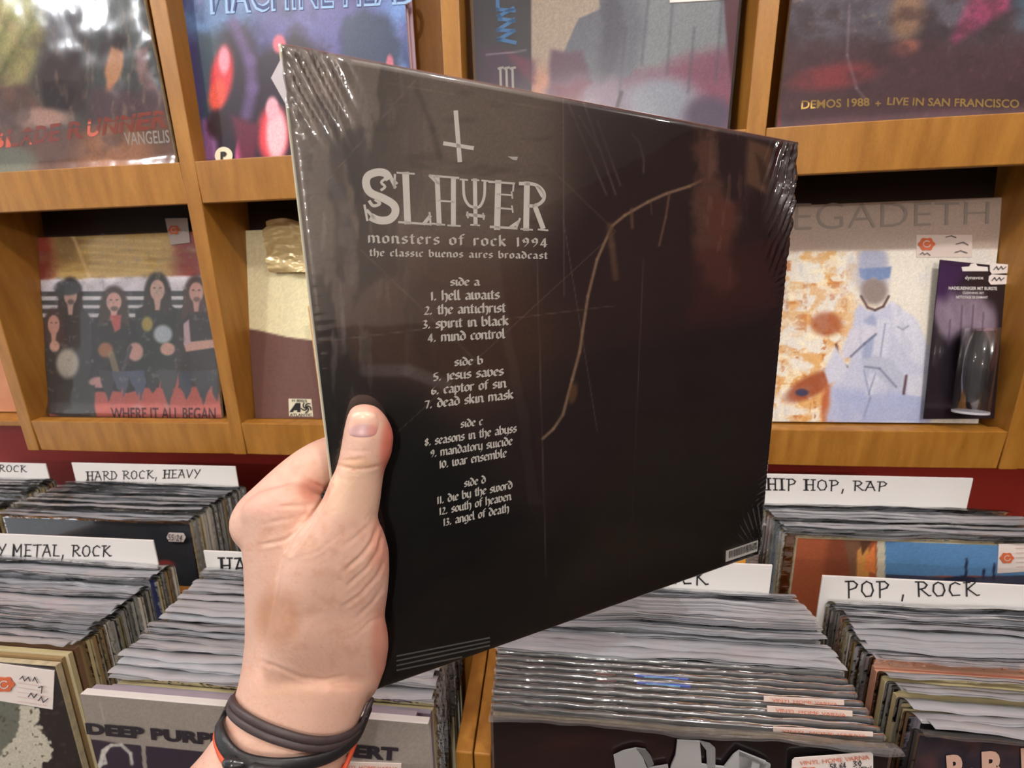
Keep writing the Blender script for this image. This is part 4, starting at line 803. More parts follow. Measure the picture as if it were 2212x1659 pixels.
strip_record('dark record with sticker strip, third behind the sleeve with metallic bars', .2228, [(1655, 1521), (1838, 1532), (1838, 1543), (1655, 1533)])
strip_record('dark record with sticker strip, fourth behind the sleeve with metallic bars', .2288, [(1648, 1500), (1820, 1509), (1820, 1519), (1648, 1511)])
strip_record('plain dark shrink-wrapped record fifth behind the sleeve with metallic bars', .2346)
strip_record('dark record with a bright blue print, sixth behind the sleeve with metallic bars', .2406, blue=True)
strip_record('dark record with a bright blue print, seventh behind the sleeve with metallic bars', .2466, blue=True)
strip_record('plain dark shrink-wrapped record eighth behind the sleeve with metallic bars', .2526)
strip_record('plain dark shrink-wrapped record ninth behind the sleeve with metallic bars', .2584)
# dark sleeve lower right
def pf(X, Y): p = Paint(X, Y, (48, 44, 54)); p.noise(.02, .02, (86, 56, 54), .45, .75, .7); p.noise(.06, .06, (26, 24, 34), .5, .8, .5, 4); return p.grain(.14)
t, pl = front_record('dark sleeve with flared pinkish capitals at the front of the POP, ROCK stack', .292, .2145, -.388, pf, 140, w=.318, lean=LEAN, edge=mat('dark_edge', (58, 52, 52), .7))
add_sleeve(t, .292, .2145, -.388, 7)
PINKL = mat('pinkish_letters', (206, 168, 150), .5)
for s, q in (('R', [(2040, 1628), (2086, 1622), (2090, 1690), (2044, 1690)]), ('B', [(2116, 1620), (2160, 1616), (2162, 1690), (2118, 1690)]), ('.', [(2092, 1654), (2098, 1654), (2098, 1659), (2092, 1659)]), ('I', [(2200, 1612), (2230, 1610), (2230, 1690), (2204, 1690)])):
    v, f = font_mesh(s, .05); mk('lettering', *place(v, f, q, pl, .0014), PINKL, t)

# genre cards
def card(label, y, xl, xr, ztop, text, quad, h=.06, tilt=0.0, w=.11):
    k = .19; pl = lean_plane(y, ztop, k); t = empty('genre_card', ((xl + xr) / 2, y, Z(ztop - .33)), label, 'sign', 'genre cards standing in the stacks')
    V = [(xl, y, Z(ztop)), (xr, y, Z(ztop - tilt)), (xr, y - .33 * k, Z(ztop - .33)), (xl, y - .33 * k, Z(ztop - .33))]
    bevel(mk('card', *prism(V, (0, .0016, 0)), CARD, t), .0004)
    v, f, w_ = hw_text(text, w); mk('lettering', *place(v, f, quad, pl, .0004, (0, 0, w_, 1)), INK, t)
card('white card with handwritten HARD ROCK, HEAVY in the back row', .507, -.818, -.515, -.353, 'HARD ROCK, HEAVY', [(186, 1019), (436, 1014), (434, 1031), (187, 1037)])
card('white card with handwritten ROCK at the far left', .512, -1.17, -.879, -.360, 'HARD ROCK', [(-72, 1002), (60, 1006), (60, 1020), (-72, 1017)])
card('white card with handwritten HEAVY METAL, ROCK at the left', .343, -.800, -.496, -.352, 'HEAVY METAL, ROCK', [(-88, 1174), (244, 1179), (243, 1202), (-90, 1200)])
card('white card with handwritten HARD ROCK half hidden behind the hand', .343, -.432, -.130, -.365, 'HARD ROCK', [(472, 1205), (740, 1208), (738, 1240), (474, 1238)])
card('white card ending in a handwritten K under the held record', .345, -.060, .238, -.351, 'POP, ROCK', [(1290, 1222), (1532, 1232), (1532, 1264), (1292, 1254)])
card('white card with handwritten POP, ROCK at the right', .3425, .289, .590, -.360, 'POP , ROCK', [(1826, 1255), (2116, 1258), (2118, 1287), (1828, 1289)], tilt=.002, w=.09)
card('white card with handwritten HIP HOP, RAP in the back row', .504, .300, .571, -.343, 'HIP HOP, RAP', [(1654, 1033), (1920, 1041), (1919, 1060), (1655, 1058)], w=.11)

# ------------------------------------------------------------------ the held record
L = .315; W0 = A((-.1093, .1922, .0708)) + EYE
R1 = A((.2794, .1424, -.0259)); R1 /= np.linalg.norm(R1); R2 = A((.0041, -.0631, -.3089)); R2 -= R1 * (R2 @ R1); R2 /= np.linalg.norm(R2)
NR = np.cross(R1, R2); NR *= -np.sign(NR @ (W0 - EYE)); HP = Plane(W0, NR)
def zr(px, py): return float(((HP.hit(px, py) - EYE) @ M)[2])
def paint_held(X, Y):
    p = Paint(X, Y, (50, 38, 38))
    p.poly([(560, 60), (1216, 180), (1216, 420), (1100, 640), (860, 720), (560, 760)], (122, 108, 98), 170, amt=.95)  # brown-grey area and pale oval below: room reflection painted into the print
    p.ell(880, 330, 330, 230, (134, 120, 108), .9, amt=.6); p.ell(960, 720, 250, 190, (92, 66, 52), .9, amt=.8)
    p.poly([(560, 760), (900, 860), (1100, 1100), (1100, 1600), (560, 1600)], (10, 11, 10), 150)
    p.poly([(700, 1180), (1700, 1060), (1700, 1600), (700, 1600)], (20, 16, 14), 160, amt=.85)
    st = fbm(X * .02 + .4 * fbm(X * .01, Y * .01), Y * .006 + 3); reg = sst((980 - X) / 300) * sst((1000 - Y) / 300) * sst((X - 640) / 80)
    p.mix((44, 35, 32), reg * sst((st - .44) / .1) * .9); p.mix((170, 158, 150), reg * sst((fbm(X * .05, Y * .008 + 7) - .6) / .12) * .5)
    for pts, w_ in (([(690, 220), (730, 330), (722, 420), (760, 520)], 26), ([(760, 290), (800, 350), (812, 400)], 18), ([(900, 190), (935, 280), (950, 340)], 10), ([(725, 330), (740, 470), (735, 560)], 30)): p.line(pts, w_, (84, 72, 66), 14, .7)
    for pts, w_ in (([(700, 360), (745, 450), (740, 520)], 22), ([(756, 500), (764, 570), (760, 610)], 14), ([(735, 640), (745, 760)], 10), ([(790, 800), (880, 800), (960, 830)], 26)): p.line(pts, w_, (124, 114, 114), 12, .55)
    # faint star and circle lines of the art
    for a, b in (((900, 170), (610, 500)), ((1050, 230), (1330, 500)), ((780, 540), (1050, 800)), ((1330, 500), (830, 960)), ((680, 740), (1330, 660)), ((1216, 170), (1219, 640)), ((640, 150), (1216, 240)), ((1216, 470), (1290, 930)), ((1390, 560), (1360, 1250)), ((1160, 560), (1180, 1250))):
        p.line([a, b], 1.6, (150, 132, 118), 2.5, .6)
    for a, b in (((1228, 225), (1310, 420)), ((1255, 205), (1330, 420)), ((1290, 260), (1340, 400)), ((1250, 250), (1300, 330))): p.line([a, b], 3.4, (136, 122, 112), 4, .65)
    p.line([(1365, 288), (1382, 310), (1391, 345), (1390, 372)], 4, (132, 118, 110), 4, .8)
    # rope hanging over the arm
    rope = [(1172, 948), (1196, 926), (1216, 896), (1236, 820), (1252, 760), (1270, 640), (1290, 560), (1322, 488), (1350, 465), (1400, 436), (1440, 418), (1490, 402), (1532, 382)]
    p.line(rope, 6, (170, 140, 112), 4, .9); p.line([(1317, 488), (1322, 530), (1330, 600)], 13, (120, 92, 70), 10, .75); p.line([(1364, 452), (1366, 492)], 7, (130, 104, 82), 5, .7)
    p.line([(1446, 418), (1438, 470), (1424, 530)], 5, (138, 104, 90), 3, .8); p.line([(1405, 432), (1408, 462)], 4, (130, 104, 82), 4, .6); p.ell(1238, 850, 9, 22, (128, 92, 60), .8, .2, .8)
    # pelt-like drape
    p.poly([(1505, 280), (1545, 285), (1560, 420), (1600, 470), (1570, 560), (1600, 600), (1560, 640), (1520, 600), (1495, 500), (1505, 400)], (106, 76, 64), 26, wob=16, ws=.05)
    p.noise(.09, .02, (140, 108, 92), .68, .85, .0); p.poly([(1525, 430), (1590, 430), (1580, 520), (1540, 560)], (122, 62, 50), 40, wob=14, amt=.5)
    p.poly([(1500, 540), (1680, 520), (1680, 660), (1490, 700)], (88, 44, 40), 50, wob=12, amt=.55)  # dull red patch: the red wall's reflection painted into the print
    rg = sst((X - 1480) / 60) * sst((1640 - X) / 60) * sst((640 - Y) / 100); p.mix((136, 104, 90), rg * sst((fbm(X * .08, Y * .015) - .58) / .1) * .5)
    p.poly([(1616, 300), (1670, 320), (1655, 420), (1612, 395)], (134, 100, 76), 14, amt=.8); p.poly([(1632, 330), (1652, 350), (1660, 400), (1645, 400)], (70, 52, 40), 8, amt=.8)
    p.poly([(1380, 900), (1640, 880), (1600, 1180), (1200, 1300), (1300, 1040)], (50, 42, 32), 120, amt=.8); p.noise(.012, .05, (60, 46, 42), .6, .85, .25)  # brown-olive patch: reflected coat and shelf tone painted into the print
    p.poly([(1230, 240), (1440, 260), (1420, 360), (1240, 350)], (66, 54, 54), 60, amt=.5); return p.grain(.10)
held = empty('vinyl_record', W0 + R2 * L, 'shrink-wrapped dark brown gatefold record with SLAYER title and track list, held in the hand', 'record')
nh = 420; pts, X_, Y_ = cover_grid(W0, R1 * L, R2 * L, nh, .0004, NR)
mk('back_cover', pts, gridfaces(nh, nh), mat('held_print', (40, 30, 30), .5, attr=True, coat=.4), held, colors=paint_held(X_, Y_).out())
for i in range(2):
    ex = .0014 * i; q = [W0 - R1 * ex - R2 * ex * 1.5, W0 + R1 * L - R2 * ex * 1.2, W0 + R1 * L + R2 * L, W0 - R1 * ex + R2 * L]  # rear half shows cream board at left, shapes the wrap-fold highlight on top
    bevel(mk('gatefold_half', *prism([a - NR * (.0001 + i * .0031) for a in q], -NR * .0028), mat('gatefold_board_dark', (70, 62, 54), .7) if i == 0 else mat('gatefold_board', (214, 208, 180), .7), held), .0006)
LET = mat('pale_grey_print', (248, 244, 236), .55)
def flat_letters(v, f, name='lettering', off=.0007, m=LET): v = A(v); return mk(name, HP.hit(v[:, 0], v[:, 1], off), f, m, held)
def cr(p): return [(590 + x / 3.19, 80 + y / 3.19) for x, y in p]
def logo(strokes):
    V, Fc = [], []
    for w_, st_ in strokes:
        P_ = cr(st_)
        if len(P_) > 3: P_ = [tuple(q[:2]) for q in resample(np.c_[A(P_), np.zeros(len(P_))], np.zeros(len(P_)), 6)[0]]
        v, f = ribbon(P_, w_ / 3.19) if len(P_) > 4 else pen([P_], w_ / 3.19); k = len(V); V += v; Fc += [tuple(i + k for i in q) for q in f]
    return V, Fc
LOGO = {'S': [(54, [(800, 985), (775, 945), (720, 935), (655, 960), (640, 1015), (670, 1075), (760, 1115), (830, 1160), (840, 1215), (800, 1260), (730, 1265), (670, 1240)]), (16, [(838, 955), (836, 1040)]), (20, [(815, 990), (838, 1035)]), (16, [(630, 1165), (648, 1262)]), (20, [(650, 1200), (690, 1245)]), (18, [(770, 980), (745, 1005), (770, 1035), (740, 1060)]), (22, [(700, 1120), (735, 1150), (690, 1165), (660, 1130)]), (16, [(850, 1010), (820, 980)])],
 'L': [(46, [(912, 955), (925, 1270)]), (13, [(856, 938), (968, 946)]), (15, [(868, 1278), (1082, 1292)]), (14, [(1084, 1294), (1076, 1215)]), (24, [(1040, 1285), (1076, 1240)])],
 'A': [(15, [(1078, 958), (1272, 974)]), (34, [(1128, 972), (1142, 1285)]), (34, [(1240, 982), (1240, 1292)]), (13, [(1140, 1130), (1240, 1138)]), (12, [(1098, 1288), (1178, 1296)]), (12, [(1204, 1300), (1284, 1304)]), (20, [(1082, 962), (1130, 1010)])],
 'Y': [(28, [(1388, 992), (1392, 1290)]), (19, [(1308, 990), (1314, 1100), (1345, 1160), (1390, 1178)]), (19, [(1456, 996), (1452, 1100), (1425, 1165), (1388, 1182)]), (22, [(1338, 1226), (1446, 1238)]), (12, [(1288, 984), (1334, 988)]), (12, [(1368, 988), (1412, 990)]), (12, [(1438, 992), (1478, 996)]), (12, [(1362, 1296), (1416, 1300)]), (12, [(1336, 1210), (1340, 1245)]), (12, [(1444, 1220), (1448, 1256)])],
 'E': [(42, [(1548, 1010), (1540, 1310)]), (15, [(1488, 1000), (1656, 1012)]), (12, [(1654, 1012), (1650, 1062)]), (12, [(1545, 1086), (1640, 1092)]), (12, [(1545, 1180), (1640, 1188)]), (11, [(1640, 1072), (1645, 1112)]), (11, [(1642, 1168), (1648, 1208)]), (17, [(1498, 1310), (1672, 1320)]), (14, [(1672, 1318), (1696, 1256)]), (22, [(1640, 1308), (1680, 1280)])],
 'R': [(40, [(1745, 1018), (1740, 1318)]), (24, [(1690, 1012), (1800, 1020), (1858, 1068), (1858, 1125), (1810, 1162), (1752, 1166)]), (34, [(1800, 1168), (1852, 1308)]), (12, [(1706, 1324), (1780, 1330)]), (12, [(1826, 1328), (1886, 1334)]), (30, [(1822, 1040), (1850, 1090)])]}
for s_ in LOGO: flat_letters(*logo(LOGO[s_]))
flat_letters(*logo([(31, [(1257, 526), (1283, 850)])]), name='inverted_cross'); flat_letters(*logo([(28, [(1184, 738), (1366, 768)])]), name='inverted_cross_bar')
flat_letters([cr([(1612, 826)])[0], cr([(1684, 828)])[0], cr([(1676, 852)])[0], cr([(1650, 850)])[0]], [(0, 1, 2, 3)], name='small_dash', m=WHITEINK)
LINES = [('monsters of rock 1994', (795, 524.5), (1182, 534.5), 15.5, .16), ('the classic buenos aires broadcast', (798, 553), (1182, 559.5), 10.5, .12), ('side a', (972, 617), (1036, 617), 12, 0), ('1. hell awaits', (929, 648.7), (1079, 645.8), 14, 0),
 ('2. the antichrist', (916, 679.5), (1092, 674), 14, 0), ('3. spirit in black', (912, 709.5), (1098, 702), 14, 0), ('4. mind control', (924, 738.4), (1090.5, 730), 14, 0), ('side b', (981, 790), (1043.5, 786), 12, 0),
 ('5. jesus saves', (935.6, 822.3), (1087.5, 810), 13.5, 0), ('6. captor of sin', (931, 852), (1093.3, 836), 13.5, 0), ('7. dead skin mask', (917.5, 882), (1108.5, 860.3), 13.5, 0), ('side c', (994.5, 923), (1042.6, 917), 11.5, 0),
 ('8. seasons in the abyss', (917, 962.6), (1115.7, 932.6), 12.5, 0), ('9. mandatory suicide', (929.4, 987), (1106.7, 959.7), 12.5, 0), ('10. war ensemble', (948, 1011), (1094, 985.8), 12.5, 0), ('side d', (1002, 1051), (1049, 1042), 11.5, 0),
 ('11. die by the sword', (943, 1088), (1106.7, 1053.8), 12, 0), ('12. south of heaven', (948, 1111.6), (1104, 1078.4), 12, 0), ('13. angel of death', (956.6, 1135), (1099.4, 1104.4), 12, 0)]
for s_, a, b, xh, tr in LINES:
    v, f, w_ = bl_text(s_, tr, (.30 if xh < 14.8 else .26)); a, b = A(a), A(b); up_ = A((-.04, -1)) * xh
    mk('lettering', *place(v, f, [a + up_, b + up_, b, a], HP, .0007, (0, 0, w_, 1)), LET, held)
SM_ = mat('small_grey_print', (112, 110, 106), .6)
for i in range(4):
    a, b = A((858, 1437 + i * 10.2 - 22)), A((1056 - (60 if i == 3 else 0), 1388 + i * 8.4 - 12 + (16 if i == 3 else 0))); x = 0; V, Fc = [], []
    while x < 1:
        w_ = rnd.uniform(.02, .07); p0, p1 = a + (b - a) * x, a + (b - a) * min(1, x + w_); v, f = pen([[tuple(p0), tuple(p1)]], 3.4); k = len(V); V += v; Fc += [tuple(q + k for q in g) for g in f]; x += w_ + .012
    flat_letters(V, Fc, 'small_print', m=SM_)
bc = poly_flat(held, 'barcode_label', [(1567, 1189), (1636, 1166), (1634, 1190), (1566, 1213)], HP, mat('label_grey', (236, 232, 226), .6), .0007, .0002)
V, Fc = [], []; x = .08
while x < .93:
    w_ = rnd.uniform(.008, .022); qs = []
    for xx, yy in ((x, .12), (x + w_, .12), (x + w_, .74), (x, .74)): qs.append((1567 + 69 * xx, 1189 - 23 * xx + 24 * yy))
    k = len(V); V += qs; Fc.append((k, k + 1, k + 2, k + 3)); x += w_ + rnd.uniform(.008, .02)
V = A(V); mk('barcode_bars', HP.hit(V[:, 0], V[:, 1], .0009), Fc, INK, bc)
# shrink wrap with gathered corners and edges
m_ = 230; tt = np.linspace(-.0035, 1.0035, m_); u, v = np.meshgrid(tt, tt)
B0 = W0 + u[..., None] * R1 * L + v[..., None] * R2 * L; X_, Y_ = proj(B0)
h = .0011 + .0004 * fbm(u * 4, v * 4)
le = np.exp(-(u / .022) ** 2); h += le * .00030 * np.sin(v * 420 + u * 60 + 16 * fbm(u * 8, v * 14)) * fbm(u * 3, v * 9)
re = np.exp(-((1 - u) / .035) ** 2); h += re * .0005 * np.sin(v * 460 + u * 150 + 16 * fbm(u * 8, v * 14)) * fbm(u * 4, v * 8 + 5)
d = (u + v * .75) ; s_ = (u * .5 - v); tl = np.exp(-((u - .035) / .035) ** 2 - ((v - .045) / .045) ** 2); h += tl * .0022 * np.sin((u - v * .48) * 330)
tr = np.exp(-((u - .975) / .05) ** 2 - ((v - .12) / .10) ** 2); h += tr * .0024 * np.sin((u + v * .42) * 300 + 4 * fbm(u * 20, v * 20))
br = np.exp(-((u - .97) / .06) ** 2 - ((v - .95) / .06) ** 2); h += br * .0010 * np.sin(np.arctan2(1.03 - v, 1.02 - u) * 60)
h += .004 * np.exp(-((u - .94) / .05) ** 2 - ((v - .15) / .09) ** 2)
edge = np.minimum(np.minimum(u, 1 - u), np.minimum(v, 1 - v)); h = h * sst(edge / .004 + .35); h = np.where(edge < 0, -.001, h)
mk('shrink_wrap', (B0 + NR * h[..., None]).reshape(-1, 3), gridfaces(m_, m_), WRAP, held, smooth=True)
ft = [W0 + R1 * .002 + NR * .001, W0 - R1 * .0052 + R2 * .011 - NR * .002, W0 + R2 * .022 + NR * .001, W0 + R2 * .012 + NR * .0012]
mk('wrap_tab', *prism([W0 + R2 * .004, W0 - R1 * .0055 + R2 * .0115 - NR * .003, W0 + R2 * .024], -NR * .0003), mat('milky_film', (206, 200, 204), .3), held)

# ------------------------------------------------------------------ the hand and arm
def ringloft(secs, n=30):
    V = []
    for (ax, ay, bx, by, za, zb, hz) in secs:
        for k in range(n):
            a = 2 * math.pi * k / n; c, s = math.cos(a), math.sin(a); c = math.copysign(abs(c) ** .92, c); s = math.copysign(abs(s) ** .92, s)
            t_ = (c + 1) / 2; V.append(P3(ax + (bx - ax) * t_, ay + (by - ay) * t_, za + (zb - za) * t_ + hz * s))
    m = len(secs); Fc = [tuple(range(n))[::-1], tuple(range((m - 1) * n, m * n))]
    for j in range(m - 1):
        for k in range(n): Fc.append((j * n + k, j * n + (k + 1) % n, (j + 1) * n + (k + 1) % n, (j + 1) * n + k))
    return A(V), Fc
def tube(pts, rad, n=16, closed=False, aspect=None, norms=None):
    pts = A(pts); m = len(pts); V = []; Fc = []
    for i in range(m):
        a, b = (pts[i - 1], pts[(i + 1) % m]) if closed else (pts[max(0, i - 1)], pts[min(m - 1, i + 1)])
        t_ = (b - a) / (np.linalg.norm(b - a) + 1e-12); nn = A(norms[i]) if norms is not None else A((0, 1, .2))
        e1 = nn - t_ * (nn @ t_); e1 /= np.linalg.norm(e1); e2 = np.cross(t_, e1); r = rad[i] if hasattr(rad, '__len__') else rad
        for k in range(n):
            an = 2 * math.pi * k / n; V.append(pts[i] + e1 * (r * (aspect or 1) * math.cos(an)) + e2 * (r * math.sin(an)))
    for j in range(m if closed else m - 1):
        for k in range(n): q = (j + 1) % m; Fc.append((j * n + k, j * n + (k + 1) % n, q * n + (k + 1) % n, q * n + k))
    if not closed: Fc += [tuple(range(n))[::-1], tuple(range((m - 1) * n, m * n))]
    return A(V), Fc
def finger(P, R):
    P, R = resample(P, R); d0 = P[-1] - P[-2]; d0 /= np.linalg.norm(d0); r = R[-1]        # rounded tip
    P = list(P); R = list(R)
    for s in (.35, .65, .85, .96): P.append(P[-1] * 0 + A(P[len(P) - 1]) + d0 * r * (.35 if s == .35 else .25 if s < .9 else .12)); R.append(r * math.sqrt(max(0.02, 1 - s * s)))
    return tube(P, R)
e_ = lambda y: 607 + .1195 * (y - 96)
lofts = []
th = [(774, 873, 800, 873, .0095, .004), (758, 880, 817, 880, .0100, .0075), (750, 897, 832, 896, .0108, .0098), (744, 922, 846, 920, .0112, .0108), (739, 950, 851, 945, .0115, .0112), (733, 985, 846, 982, .0120, .0116),
      (726, 1012, 831, 1015, .0124, .0120), (712, 1040, 826, 1045, .0128, .0118), (695, 1080, 822, 1082, .0135, .0118), (672, 1115, 815, 1120, .0140, .0125), (642, 1150, 830, 1148, .0140, .0135), (620, 1190, 841, 1188, .0140, .0150),
      (606, 1235, 842, 1235, .0140, .0155), (598, 1285, 838, 1285, .0135, .0155), (590, 1332, 831, 1332, .0125, .0150), (582, 1362, 838, 1360, .0125, .0150), (575, 1398, 841, 1396, .0120, .0150), (568, 1442, 834, 1443, .0100, .0145), (558, 1482, 818, 1486, .0080, .0135), (540, 1512, 798, 1516, .0060, .0120)]
lofts.append(ringloft([(ax, ay, bx, by, zr(ax, ay) - o, zr(bx, by) - o, hz) for ax, ay, bx, by, o, hz in th]))
bd = [(560, 1062, 650, 1040, .006, .008), (528, 1085, 690, 1070, .006, .013), (516, 1110, 715, 1100, .007, .016), (520, 1160, e_(1160) - 3, 1160, .008, .018), (525, 1230, e_(1230) - 3, 1230, .008, .0195), (528, 1310, e_(1310) - 3, 1310, .008, .020), (528, 1390, e_(1390) - 3, 1390, .007, .020),
      (522, 1440, e_(1440) - 3, 1446, .006, .020), (514, 1480, 800, 1492, -.002, .0195), (504, 1512, 790, 1524, -.004, .019), (490, 1546, 777, 1556, -.005, .019), (470, 1582, 764, 1594, -.006, .0195), (436, 1630, 742, 1650, -.007, .021), (380, 1690, 712, 1730, -.008, .024), (310, 1790, 670, 1850, -.008, .027), (240, 1900, 630, 1990, -.008, .030)]
def zq(x, y):                                     # arm keeps its own depth below the record
    return zr(x, min(y, 1500)) * .55 + .205 * .45 if y > 1500 else zr(x, y)
lofts.append(ringloft([(ax, ay, bx, by, zr(ax, ay) + o if ay < 1470 else .1985 + o * .4, zr(bx, by) + o if ay < 1470 else .2085 + o * .4, hz) for ax, ay, bx, by, o, hz in bd]))
def fp3(x, y, off): return P3(x, y, zr(x, y) + off)
lofts.append(finger([P3(575, 1125, .205), P3(582, 1112, zr(582, 1112) + .014), fp3(676, 1012, .019), fp3(765, 968, .0205), fp3(850, 945, .018)], [.015, .0158, .0128, .0106, .0092]))
for a, b, c, d_ in (((600, 1175), (735, 1120), (850, 1080), (935, 1062)), ((600, 1250), (745, 1215), (865, 1180), (950, 1160)), ((600, 1330), (740, 1310), (840, 1285), (905, 1268))):
    r_ = 1.0 if a[1] < 1300 else .86
    lofts.append(finger([fp3(*a, .012), fp3(*b, .021), fp3(*c, .0215), fp3(*d_, .0185)], [.0135 * r_, .0118 * r_, .0102 * r_, .0088 * r_]))
V, Fc = join(lofts); tmp = mk('tmp', V, Fc, PAPER)
rm = tmp.modifiers.new('r', 'REMESH'); rm.mode = 'VOXEL'; rm.voxel_size = .00105; rm.use_smooth_shade = True
sm = tmp.modifiers.new('s', 'SMOOTH'); sm.iterations = 26; sm.factor = .6
bpy.context.view_layer.update(); dg = bpy.context.evaluated_depsgraph_get(); me = bpy.data.meshes.new_from_object(tmp.evaluated_get(dg)); bpy.data.objects.remove(tmp)
n_ = len(me.vertices); Vh = np.empty(n_ * 3); me.vertices.foreach_get('co', Vh); Vh = Vh.reshape(-1, 3); Nh = np.empty(n_ * 3); me.vertices.foreach_get('normal', Nh); Nh = Nh.reshape(-1, 3)
FH = [tuple(p.vertices) for p in me.polygons]; HX, HY = proj(Vh); face = -np.einsum('ij,ij->i', Nh, (Vh - EYE) / np.linalg.norm(Vh - EYE, axis=1)[:, None])
front = sst(face / .5 + .3) * (((Vh - EYE) @ M)[:, 2] < np.array([zr(x, y) for x, y in zip(HX, HY)]) + .012)
disp = np.zeros(n_)
def crease(pts, w_, dpt):
    global disp
    d = np.full(n_, 1e9)
    for a, b in zip(pts[:-1], pts[1:]): d = np.minimum(d, seg_dist(HX, HY, a, b))
    ends = np.minimum(np.hypot(HX - pts[0][0], HY - pts[0][1]), np.hypot(HX - pts[-1][0], HY - pts[-1][1])); fade = np.clip(ends / 18, .15, 1)
    dpt *= .62 if w_ < 5 else .9
    disp += front * fade * (-dpt * np.exp(-(d / w_) ** 2) + dpt * .45 * np.exp(-((d - 2.0 * w_) / w_) ** 2))
for pts_, w_, dp in (([(733, 990), (746, 995), (768, 993), (790, 990)], 3.2, .00055), ([(728, 1002), (745, 1009), (765, 1014), (798, 1011), (824, 1004)], 3.4, .0008), ([(742, 1018), (768, 1023), (800, 1018)], 3.2, .00045), ([(740, 972), (780, 976), (820, 972)], 3, .00025),
    ([(724, 1020), (736, 1034), (760, 1040)], 3, .0003), ([(712, 1052), (696, 1086), (660, 1140), (628, 1190)], 6, .0016), ([(604, 1094), (650, 1092), (692, 1086)], 4, .0009), ([(655, 1034), (682, 1048), (706, 1056)], 4, .0013), ([(610, 1070), (650, 1066), (690, 1066)], 4, .0004), ([(570, 1130), (620, 1122), (672, 1108)], 4, .0004),
    ([(560, 1178), (610, 1168), (650, 1146), (676, 1120)], 4, .0007), ([(815, 1136), (806, 1168), (782, 1200), (742, 1236)], 4.5, .0010), ([(824, 1152), (818, 1190), (792, 1228), (748, 1268)], 4, .0007), ([(834, 1205), (812, 1248), (776, 1288), (740, 1310)], 4, .0006), ([(832, 1262), (806, 1300), (770, 1336)], 4, .0005), ([(800, 1130), (770, 1160), (740, 1182)], 4, .0004),
    ([(830, 1330), (800, 1344), (772, 1372)], 4, .0005), ([(556, 1426), (600, 1442), (650, 1464), (700, 1470), (752, 1458)], 4, .00055), ([(700, 1110), (740, 1102), (790, 1070)], 3, .0002), ([(640, 1206), (690, 1190), (740, 1150)], 3, .0002)):
    crease(pts_, w_, dp)
disp += front * .00035 * (fbm(HX * .03, HY * .03) - .5); disp += front * .00010 * np.sin((HX + HY * .8) * .55 + 5 * fbm(HX * .02, HY * .02)) * sst(1 - np.hypot(HX - 755, HY - 1090) / 120)
disp += -.0009 * front * sst(1.2 - np.hypot((HX - 786) / 36, (HY - 922) / 30))                  # nail bed
Vh = Vh + Nh * disp[:, None]
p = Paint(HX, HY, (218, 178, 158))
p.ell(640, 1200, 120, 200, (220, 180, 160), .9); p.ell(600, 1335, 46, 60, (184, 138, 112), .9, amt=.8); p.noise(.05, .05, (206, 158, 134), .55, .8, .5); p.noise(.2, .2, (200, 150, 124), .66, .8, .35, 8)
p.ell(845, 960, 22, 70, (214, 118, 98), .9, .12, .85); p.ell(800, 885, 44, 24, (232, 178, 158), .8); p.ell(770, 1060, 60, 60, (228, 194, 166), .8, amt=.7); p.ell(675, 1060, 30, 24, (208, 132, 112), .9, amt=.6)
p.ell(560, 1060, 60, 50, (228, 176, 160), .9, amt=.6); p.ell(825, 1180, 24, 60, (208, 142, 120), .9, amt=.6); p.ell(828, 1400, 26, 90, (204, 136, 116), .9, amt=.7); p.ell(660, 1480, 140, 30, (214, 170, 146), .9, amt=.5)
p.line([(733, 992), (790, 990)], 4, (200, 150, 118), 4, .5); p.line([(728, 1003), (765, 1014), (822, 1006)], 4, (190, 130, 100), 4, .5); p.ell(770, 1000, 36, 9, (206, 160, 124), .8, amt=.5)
def skin_extra(m, nt, b):
    b.inputs['Subsurface Weight'].default_value = .12; b.inputs['Subsurface Radius'].default_value = (1, .35, .2); b.inputs['Subsurface Scale'].default_value = .004
SKIN = mat('skin', (220, 178, 156), .52, spec=.35, attr=True, bump=(420, .35, .0006), extra=skin_extra)
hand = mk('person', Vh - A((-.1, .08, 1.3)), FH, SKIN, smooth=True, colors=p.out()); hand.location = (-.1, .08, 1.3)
tag(hand, 'left hand and forearm of a person gripping the dark record between thumb and fingers', 'person')
bvh = BVHTree.FromPolygons([Vector(v) for v in Vh], FH)
def cast(px, py, back=False, lift=.0):
    r = ray(px, py); d_ = r / np.linalg.norm(r); o = EYE + (d_ * .6 if back else 0 * d_); dd = -d_ if back else d_
    hit = bvh.ray_cast(Vector(o), Vector(dd))
    if hit[0] is None:
        hit = bvh.find_nearest(Vector(P3(px, py, .205)))
    return A(hit[0]) + A(hit[1]) * lift, A(hit[1])
# thumb nail
nn_ = 18; NV, NF = [], []
for j in range(nn_):
    for i in range(nn_):
        u, v = i / (nn_ - 1) * 2 - 1, j / (nn_ - 1) * 2 - 1; sx = u * math.sqrt(1 - .42 * v * v); sy = v * math.sqrt(1 - .42 * u * u)
        x, y = 785 + sx * 39 - sy * 3, 917 + sy * 33; q, nm = cast(x, y, lift=.00045 - .0011 * max(abs(u), abs(v)) ** 6); NV.append(q)
NF = gridfaces(nn_, nn_)
def nailp(X, Y):
    p = Paint(X, Y, (228, 184, 162)); p.ell(784, 936, 32, 20, (196, 156, 156), .5); p.ell(806, 930, 12, 14, (206, 132, 118), .9, .6, .6); p.ell(782, 896, 26, 12, (238, 204, 180), .7); return p
NX, NY = proj(A(NV)); tn = mk('thumbnail', A(NV), NF, mat('nail', (228, 186, 166), .28, attr=True, coat=.3), hand, smooth=True, colors=nailp(NX, NY).out())

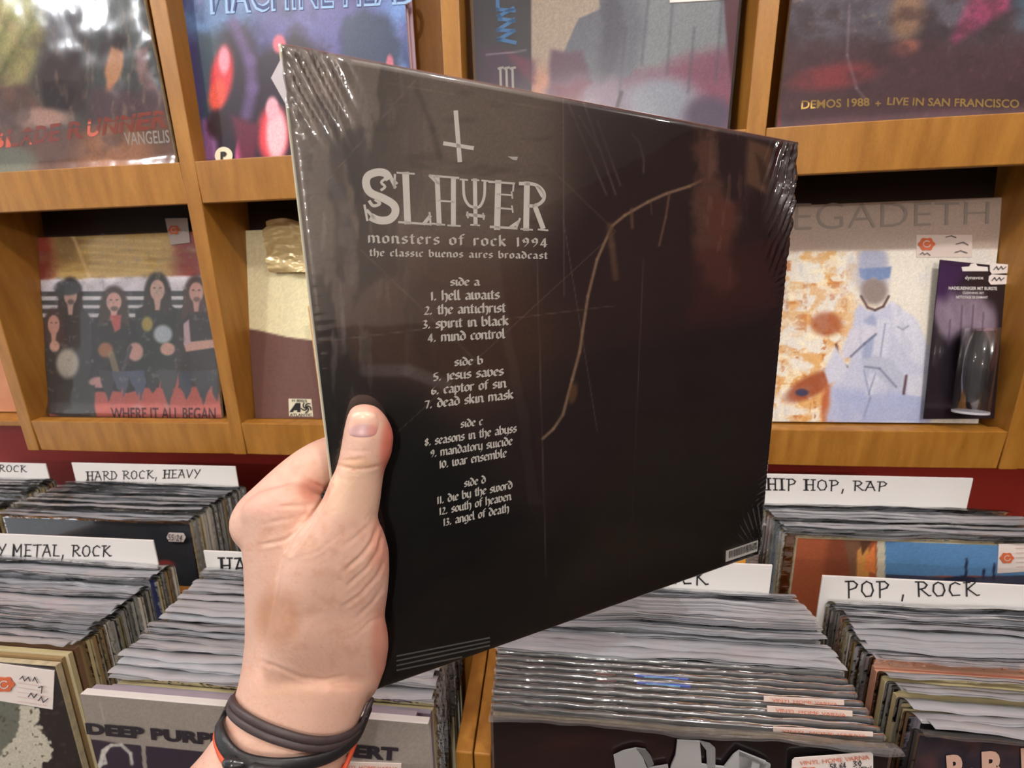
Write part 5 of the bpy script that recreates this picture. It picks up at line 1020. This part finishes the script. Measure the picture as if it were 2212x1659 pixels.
# bracelets
def band(name, label, path, w_, thick, m, lift=.0016, strands=1, extra=None):
    P = A(path); Q, _ = resample(np.c_[P, np.zeros(len(P))], np.zeros(len(P)), 7); Q = Q[:, :2]
    fr = [cast(x, y, lift=lift) for x, y in Q]; bk = [cast(x, y - 2, True, lift) for x, y in Q[::-1][3:-3]]
    pts_ = A([q[0] for q in fr + bk]); nms = A([q[1] for q in fr + bk])
    for _ in range(6): pts_ = (pts_ + .5 * (np.roll(pts_, 1, 0) + np.roll(pts_, -1, 0))) / 2; nms = (nms + np.roll(nms, 1, 0) + np.roll(nms, -1, 0)) / 3
    cen = pts_.mean(0); pts_ = cen + (pts_ - cen) * 1.02
    t = empty(name, cen, label, 'bracelet')
    for s in range(strands):
        off = (s - (strands - 1) / 2) * w_ * 2.05 / strands; T = np.roll(pts_, -1, 0) - np.roll(pts_, 1, 0); T /= np.linalg.norm(T, axis=1)[:, None]; sd = np.cross(T, nms); sd /= np.linalg.norm(sd, axis=1)[:, None]
        mk('cord' if strands > 1 else 'strap', *tube(pts_ + sd * off, w_ / strands * 1.05, 12, True, thick / (w_ / strands * 1.05), nms), m, t, smooth=True)
    return t
LEA = mat('dark_leather', (66, 56, 56), .5, bump=(300, .5, .0006)); LEA2 = mat('black_leather', (34, 34, 36), .42, bump=(260, .5, .0006)); ORB = mat('orange_red_cord', (206, 84, 52), .6)
band('leather_bracelet', 'dark brown double-cord leather bracelet, upper band around the wrist', [(500, 1500), (509, 1526), (533, 1549), (573, 1571), (622, 1589), (676, 1601), (721, 1597), (758, 1580), (786, 1548), (800, 1512)], .0034, .0012, LEA, strands=2)
t = band('leather_bracelet', 'black leather bracelet with a rounded clasp, lower band around the wrist', [(487, 1508), (481, 1546), (490, 1590), (512, 1622), (548, 1640), (622, 1644), (696, 1630), (742, 1606), (776, 1572), (798, 1528)], .0031, .0014, LEA2, lift=.0022)
q_, nm_ = cast(556, 1652, lift=.003); q2, _n = cast(670, 1650, lift=.003)
mk('clasp', *tube(*resample([q_ + (q_ - q2) * .12, q_, q_ * .6 + q2 * .4 + nm_ * .001, q2], [.0016, .0036, .0034, .0016]), n=16), LEA2, t, smooth=True)
q_, nm_ = cast(520, 1640, lift=.003)
mk('bead', *tube(*resample([q_ + A((-.006, 0, .0)), q_ + A((-.003, 0, 0)), q_, q_ + A((.005, 0, 0))], [.0008, .0032, .0034, .0008]), n=16), mat('shiny_bead', (40, 42, 44), .15), t, smooth=True)
band('cord_bracelet', 'orange-red cord bracelet low on the wrist at the left', [(474, 1560), (474, 1590), (484, 1624), (505, 1656), (560, 1690), (640, 1698), (720, 1678), (762, 1620), (774, 1590)], .0013, .0013, ORB, lift=.0012)
